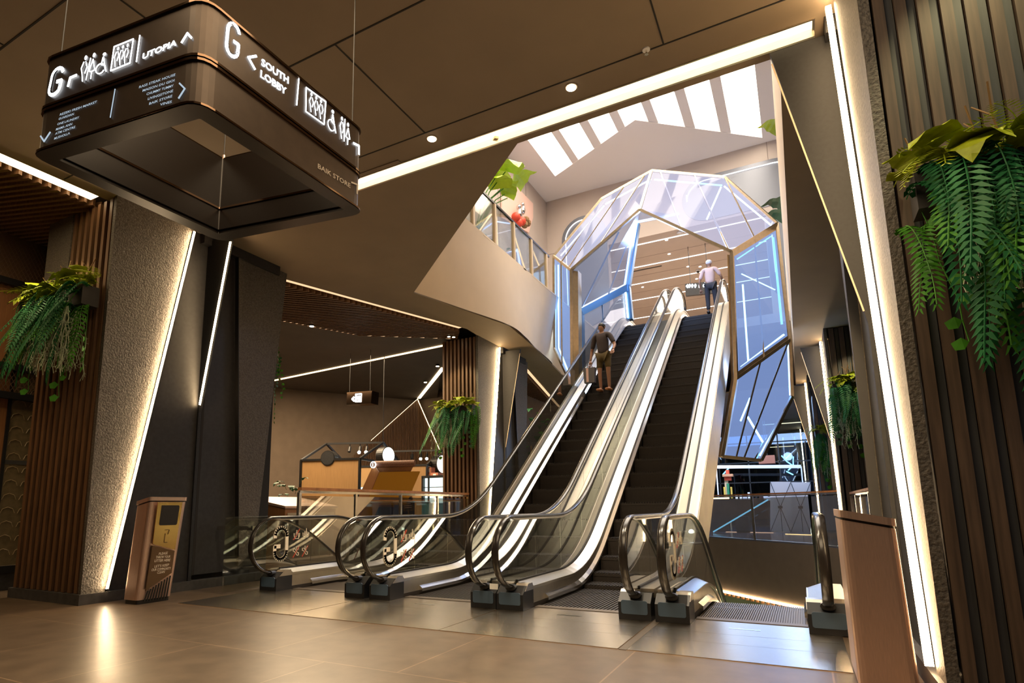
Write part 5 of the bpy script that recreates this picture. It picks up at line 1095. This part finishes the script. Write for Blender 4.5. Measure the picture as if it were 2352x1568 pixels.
bx = ony(1690, 1186, 26); by = ony(1721, 1206, 26); tag(MB().box((bx.x, 25.9, 0.012), (by.x, 26.5, bx.z)).build('black_crate', M_BLACK), 'black crate on the blue lit floor across the opening', 'crate')
for x0, x1, y, Yd, lb in [(1668, 1776, 1221, 24.2, 'pinkish'), (1805, 1864, 1226, 23.2, 'yellowish')]:
    p, q = onz(x0, y, .02), onz(x1, y+2, .02); tag(MB().bar(p, q, .09, .02).build('floor_light_strip', E_LEDS if lb[0] == 'y' else emat('floor_led', (1, .62, .45), 2)), lb+' light strip set in the floor across the opening', 'light strip')
a_z = ony(1680, 1146, 28).z
for k in range(9):
    x = 1692+9.5*k; p = ony(x, 1142, 28)
    if k in (4, 5): continue
    t = thing('table_item', ['white candle', 'second white candle', 'pale box', 'third white candle', '', '', 'dark red box', 'pale mauve box', 'small dark box'][k]+' standing on the far display table', 'decor', tuple(p)); hgt = (.22, .22, .1, .3, 0, 0, .18, .12, .1)[k]
    MB().box((p.x-.04-.04*(hgt < .2), 27.95, -.018+a_z), (p.x+.04+.04*(hgt < .2), 28.1, a_z-.018+hgt)).build('item_body', (M_PAPER if hgt > .2 else M_BANNER) if k != 6 else MATS['maroon'], t)
tb = thing('display_table', 'long dark display table across the opening', 'table', (-1.5, 28, 0)); a, b = ony(1680, 1146, 28), ony(1770, 1150, 28); MB().box((a.x, 27.8, a.z-.08), (b.x, 28.6, a.z-.02)).build('table_top', M_BANNER, tb); 
for x in (a.x+.1, b.x-.1): MB().box((x-.03, 28.0, 0), (x+.03, 28.06, a.z-.08)).build('leg', M_BLACK, tb)
# glass front at the far end
gf = thing('far_shop_front', 'tall glass shop front with blue neon lines at the far end of the lower hall', 'shop front', (-2, 33, 0))
for x in (-5, -3.6, -2.2, -.8, .6, 2): MB().box((x-.03, 33, 0), (x+.03, 33.1, 5.3)).build('frame_bar', M_BLACK, gf)
for z in (.05, 2.2, 3.2, 4.2): MB().box((-6, 33, z-.03), (3, 33.08, z+.03)).build('frame_bar', M_BLACK, gf)
MB().box((-6, 33.03, 0), (3, 33.05, 5.3)).build('glass_panel', M_GLASSB, gf)
for L in ([(1795, 1046), (1808, 1060), (1821, 1069)], [(1822, 1048), (1822, 1069), (1810, 1080)], [(1806, 1082), (1822, 1090)], [(1660, 1090), (1676, 1072)]): MB().tube([ony(x, y, 32.9) for x, y in L], .03, 5).build('neon_tube', E_NEON, gf)
for x0, y0, x1, y1 in [(1700, 1090, 1712, 1140), (1716, 1095, 1724, 1135)]: MB().tube([ony(x0, y0, 34), ony(x1, y1, 34)], .12, 6).build('reflection_streak', M_GLASSB, gf)  # slanted tubes stand in for bluish reflections in the glass front
lt = thing('white_lintel', 'long white beam above the far glass screen', 'beam', (-1.5, 29, 2.6)); a, b = ony(1645, 1072, 29), ony(1840, 1071, 29); MB().bar(a, b, .1, .14).build('beam_body', M_WHITEP, lt); MB().bar(b, V((b.x, b.y, 0.012)), .05).build('post', M_WHITEP, lt); MB().bar(V((a.x, a.y, 0.012)), a, .05).build('post', M_WHITEP, lt)
aw = thing('red_awning', 'reddish brown box sign hanging under the far ceiling beside the portal tip', 'sign', tuple(ony(1760, 1055, 30))); a, b = ony(1742, 1047, 30), ony(1781, 1064, 30); MB().box((a.x, 29.8, b.z), (b.x, 30.4, a.z)).build('box', mat('rust_board', (.3, .09, .04), .6), aw); MB().bar(V((a.x+.3, 30, a.z)), V((a.x+.3, 30, ZC)), .02).bar(V((b.x-.3, 30, a.z)), V((b.x-.3, 30, ZC)), .02).build('hanger', M_BLACK, aw); MB().box((a.x+.2, 29.78, a.z+.01), (b.x-.5, 29.9, a.z+.12)).build('blue_light', E_NEON, aw)
for x, y, l in [(1812, 1012, .5), (1795, 1025, 1.6), (1805, 971, 2.2), (1788, 1012, .4)]:
    p = onz(x, y, ZC); tag(MB().box((p.x-l/2, p.y-.06, ZC-.03), (p.x+l/2, p.y+.06, ZC-.005)).build('linear_light', E_LEDS), 'pale light line under the far ceiling right of the portal', 'light strip', 'light lines of the far ceiling')
# lit saw-tooth edge under the floor fascia
le = thing('edge_light', 'lit saw toothed edge under the brown fascia of the floor opening', 'light strip', (-1, 20.5, -1.72))
for a, b in [((.83, 17.45), (.13, 18.75)), ((.13, 18.75), (-2.87, 22.12))]:
    MB().bar((a[0], a[1], -1.73), (b[0], b[1], -1.73), .05, .05).build('light_strip', E_LED, le)
    mb = MB(); A, B = V((*a, -1.78)), V((*b, -1.78)); n = int((B-A).length/.22)
    for k in range(n): p = A.lerp(B, (k+.5)/n); mb.box((p.x-.05, p.y-.03, p.z-.06), (p.x+.05, p.y+.2, p.z+.02))
    mb.build('slat_ends', M_WOODS, le)
lwb = MB().box((-14, 26, -6), (9, 26.2, -1.7)); struct('wall_lower', lwb, mat('lower_wall', (.4, .44, .3), .7), 'pale green wall of the level below', 'wall')
sd = thing('lower_board', 'pale board on a stand seen on the level below', 'board', tuple(ony(1760, 1382, 24))); a, b = ony(1746, 1370, 24), ony(1776, 1392, 24); MB().box((a.x, 24, b.z-.6), (b.x, 24.05, a.z+.6)).build('board_sheet', M_BANNER, sd); MB().bar(V(((a.x+b.x)/2, 23.97, -5.98)), V(((a.x+b.x)/2, 23.97, a.z+.6)), .05).build('stand', M_BLACK, sd)
# small floor lamps
p = onz(674, 1283, .04); t = thing('floor_uplight', 'very bright small lamp on the floor behind the far left escalator glass', 'lamp', (p.x, p.y, 0)); MB().cyl((p.x, p.y, 0), (p.x, p.y, .07), .05, 12).build('housing', M_BLACK, t); MB().ball((p.x, p.y, .1), .045).build('bulb', E_SPOTC, t); point('floor_uplight_glow', (p.x+.06, p.y-.06, .2), 14, (1, .8, .5), .05)
p = onz(1932, 1240, .05); t = thing('floor_uplight', 'small black spotlight on the floor by the second right column', 'lamp', (p.x, p.y, 0)); MB().cyl((p.x, p.y, .0), (p.x, p.y-.05, .22), .1, 12).build('housing', M_BLACK, t); MB().ball((p.x, p.y, .26), .07).build('bulb', E_SPOTC, t)
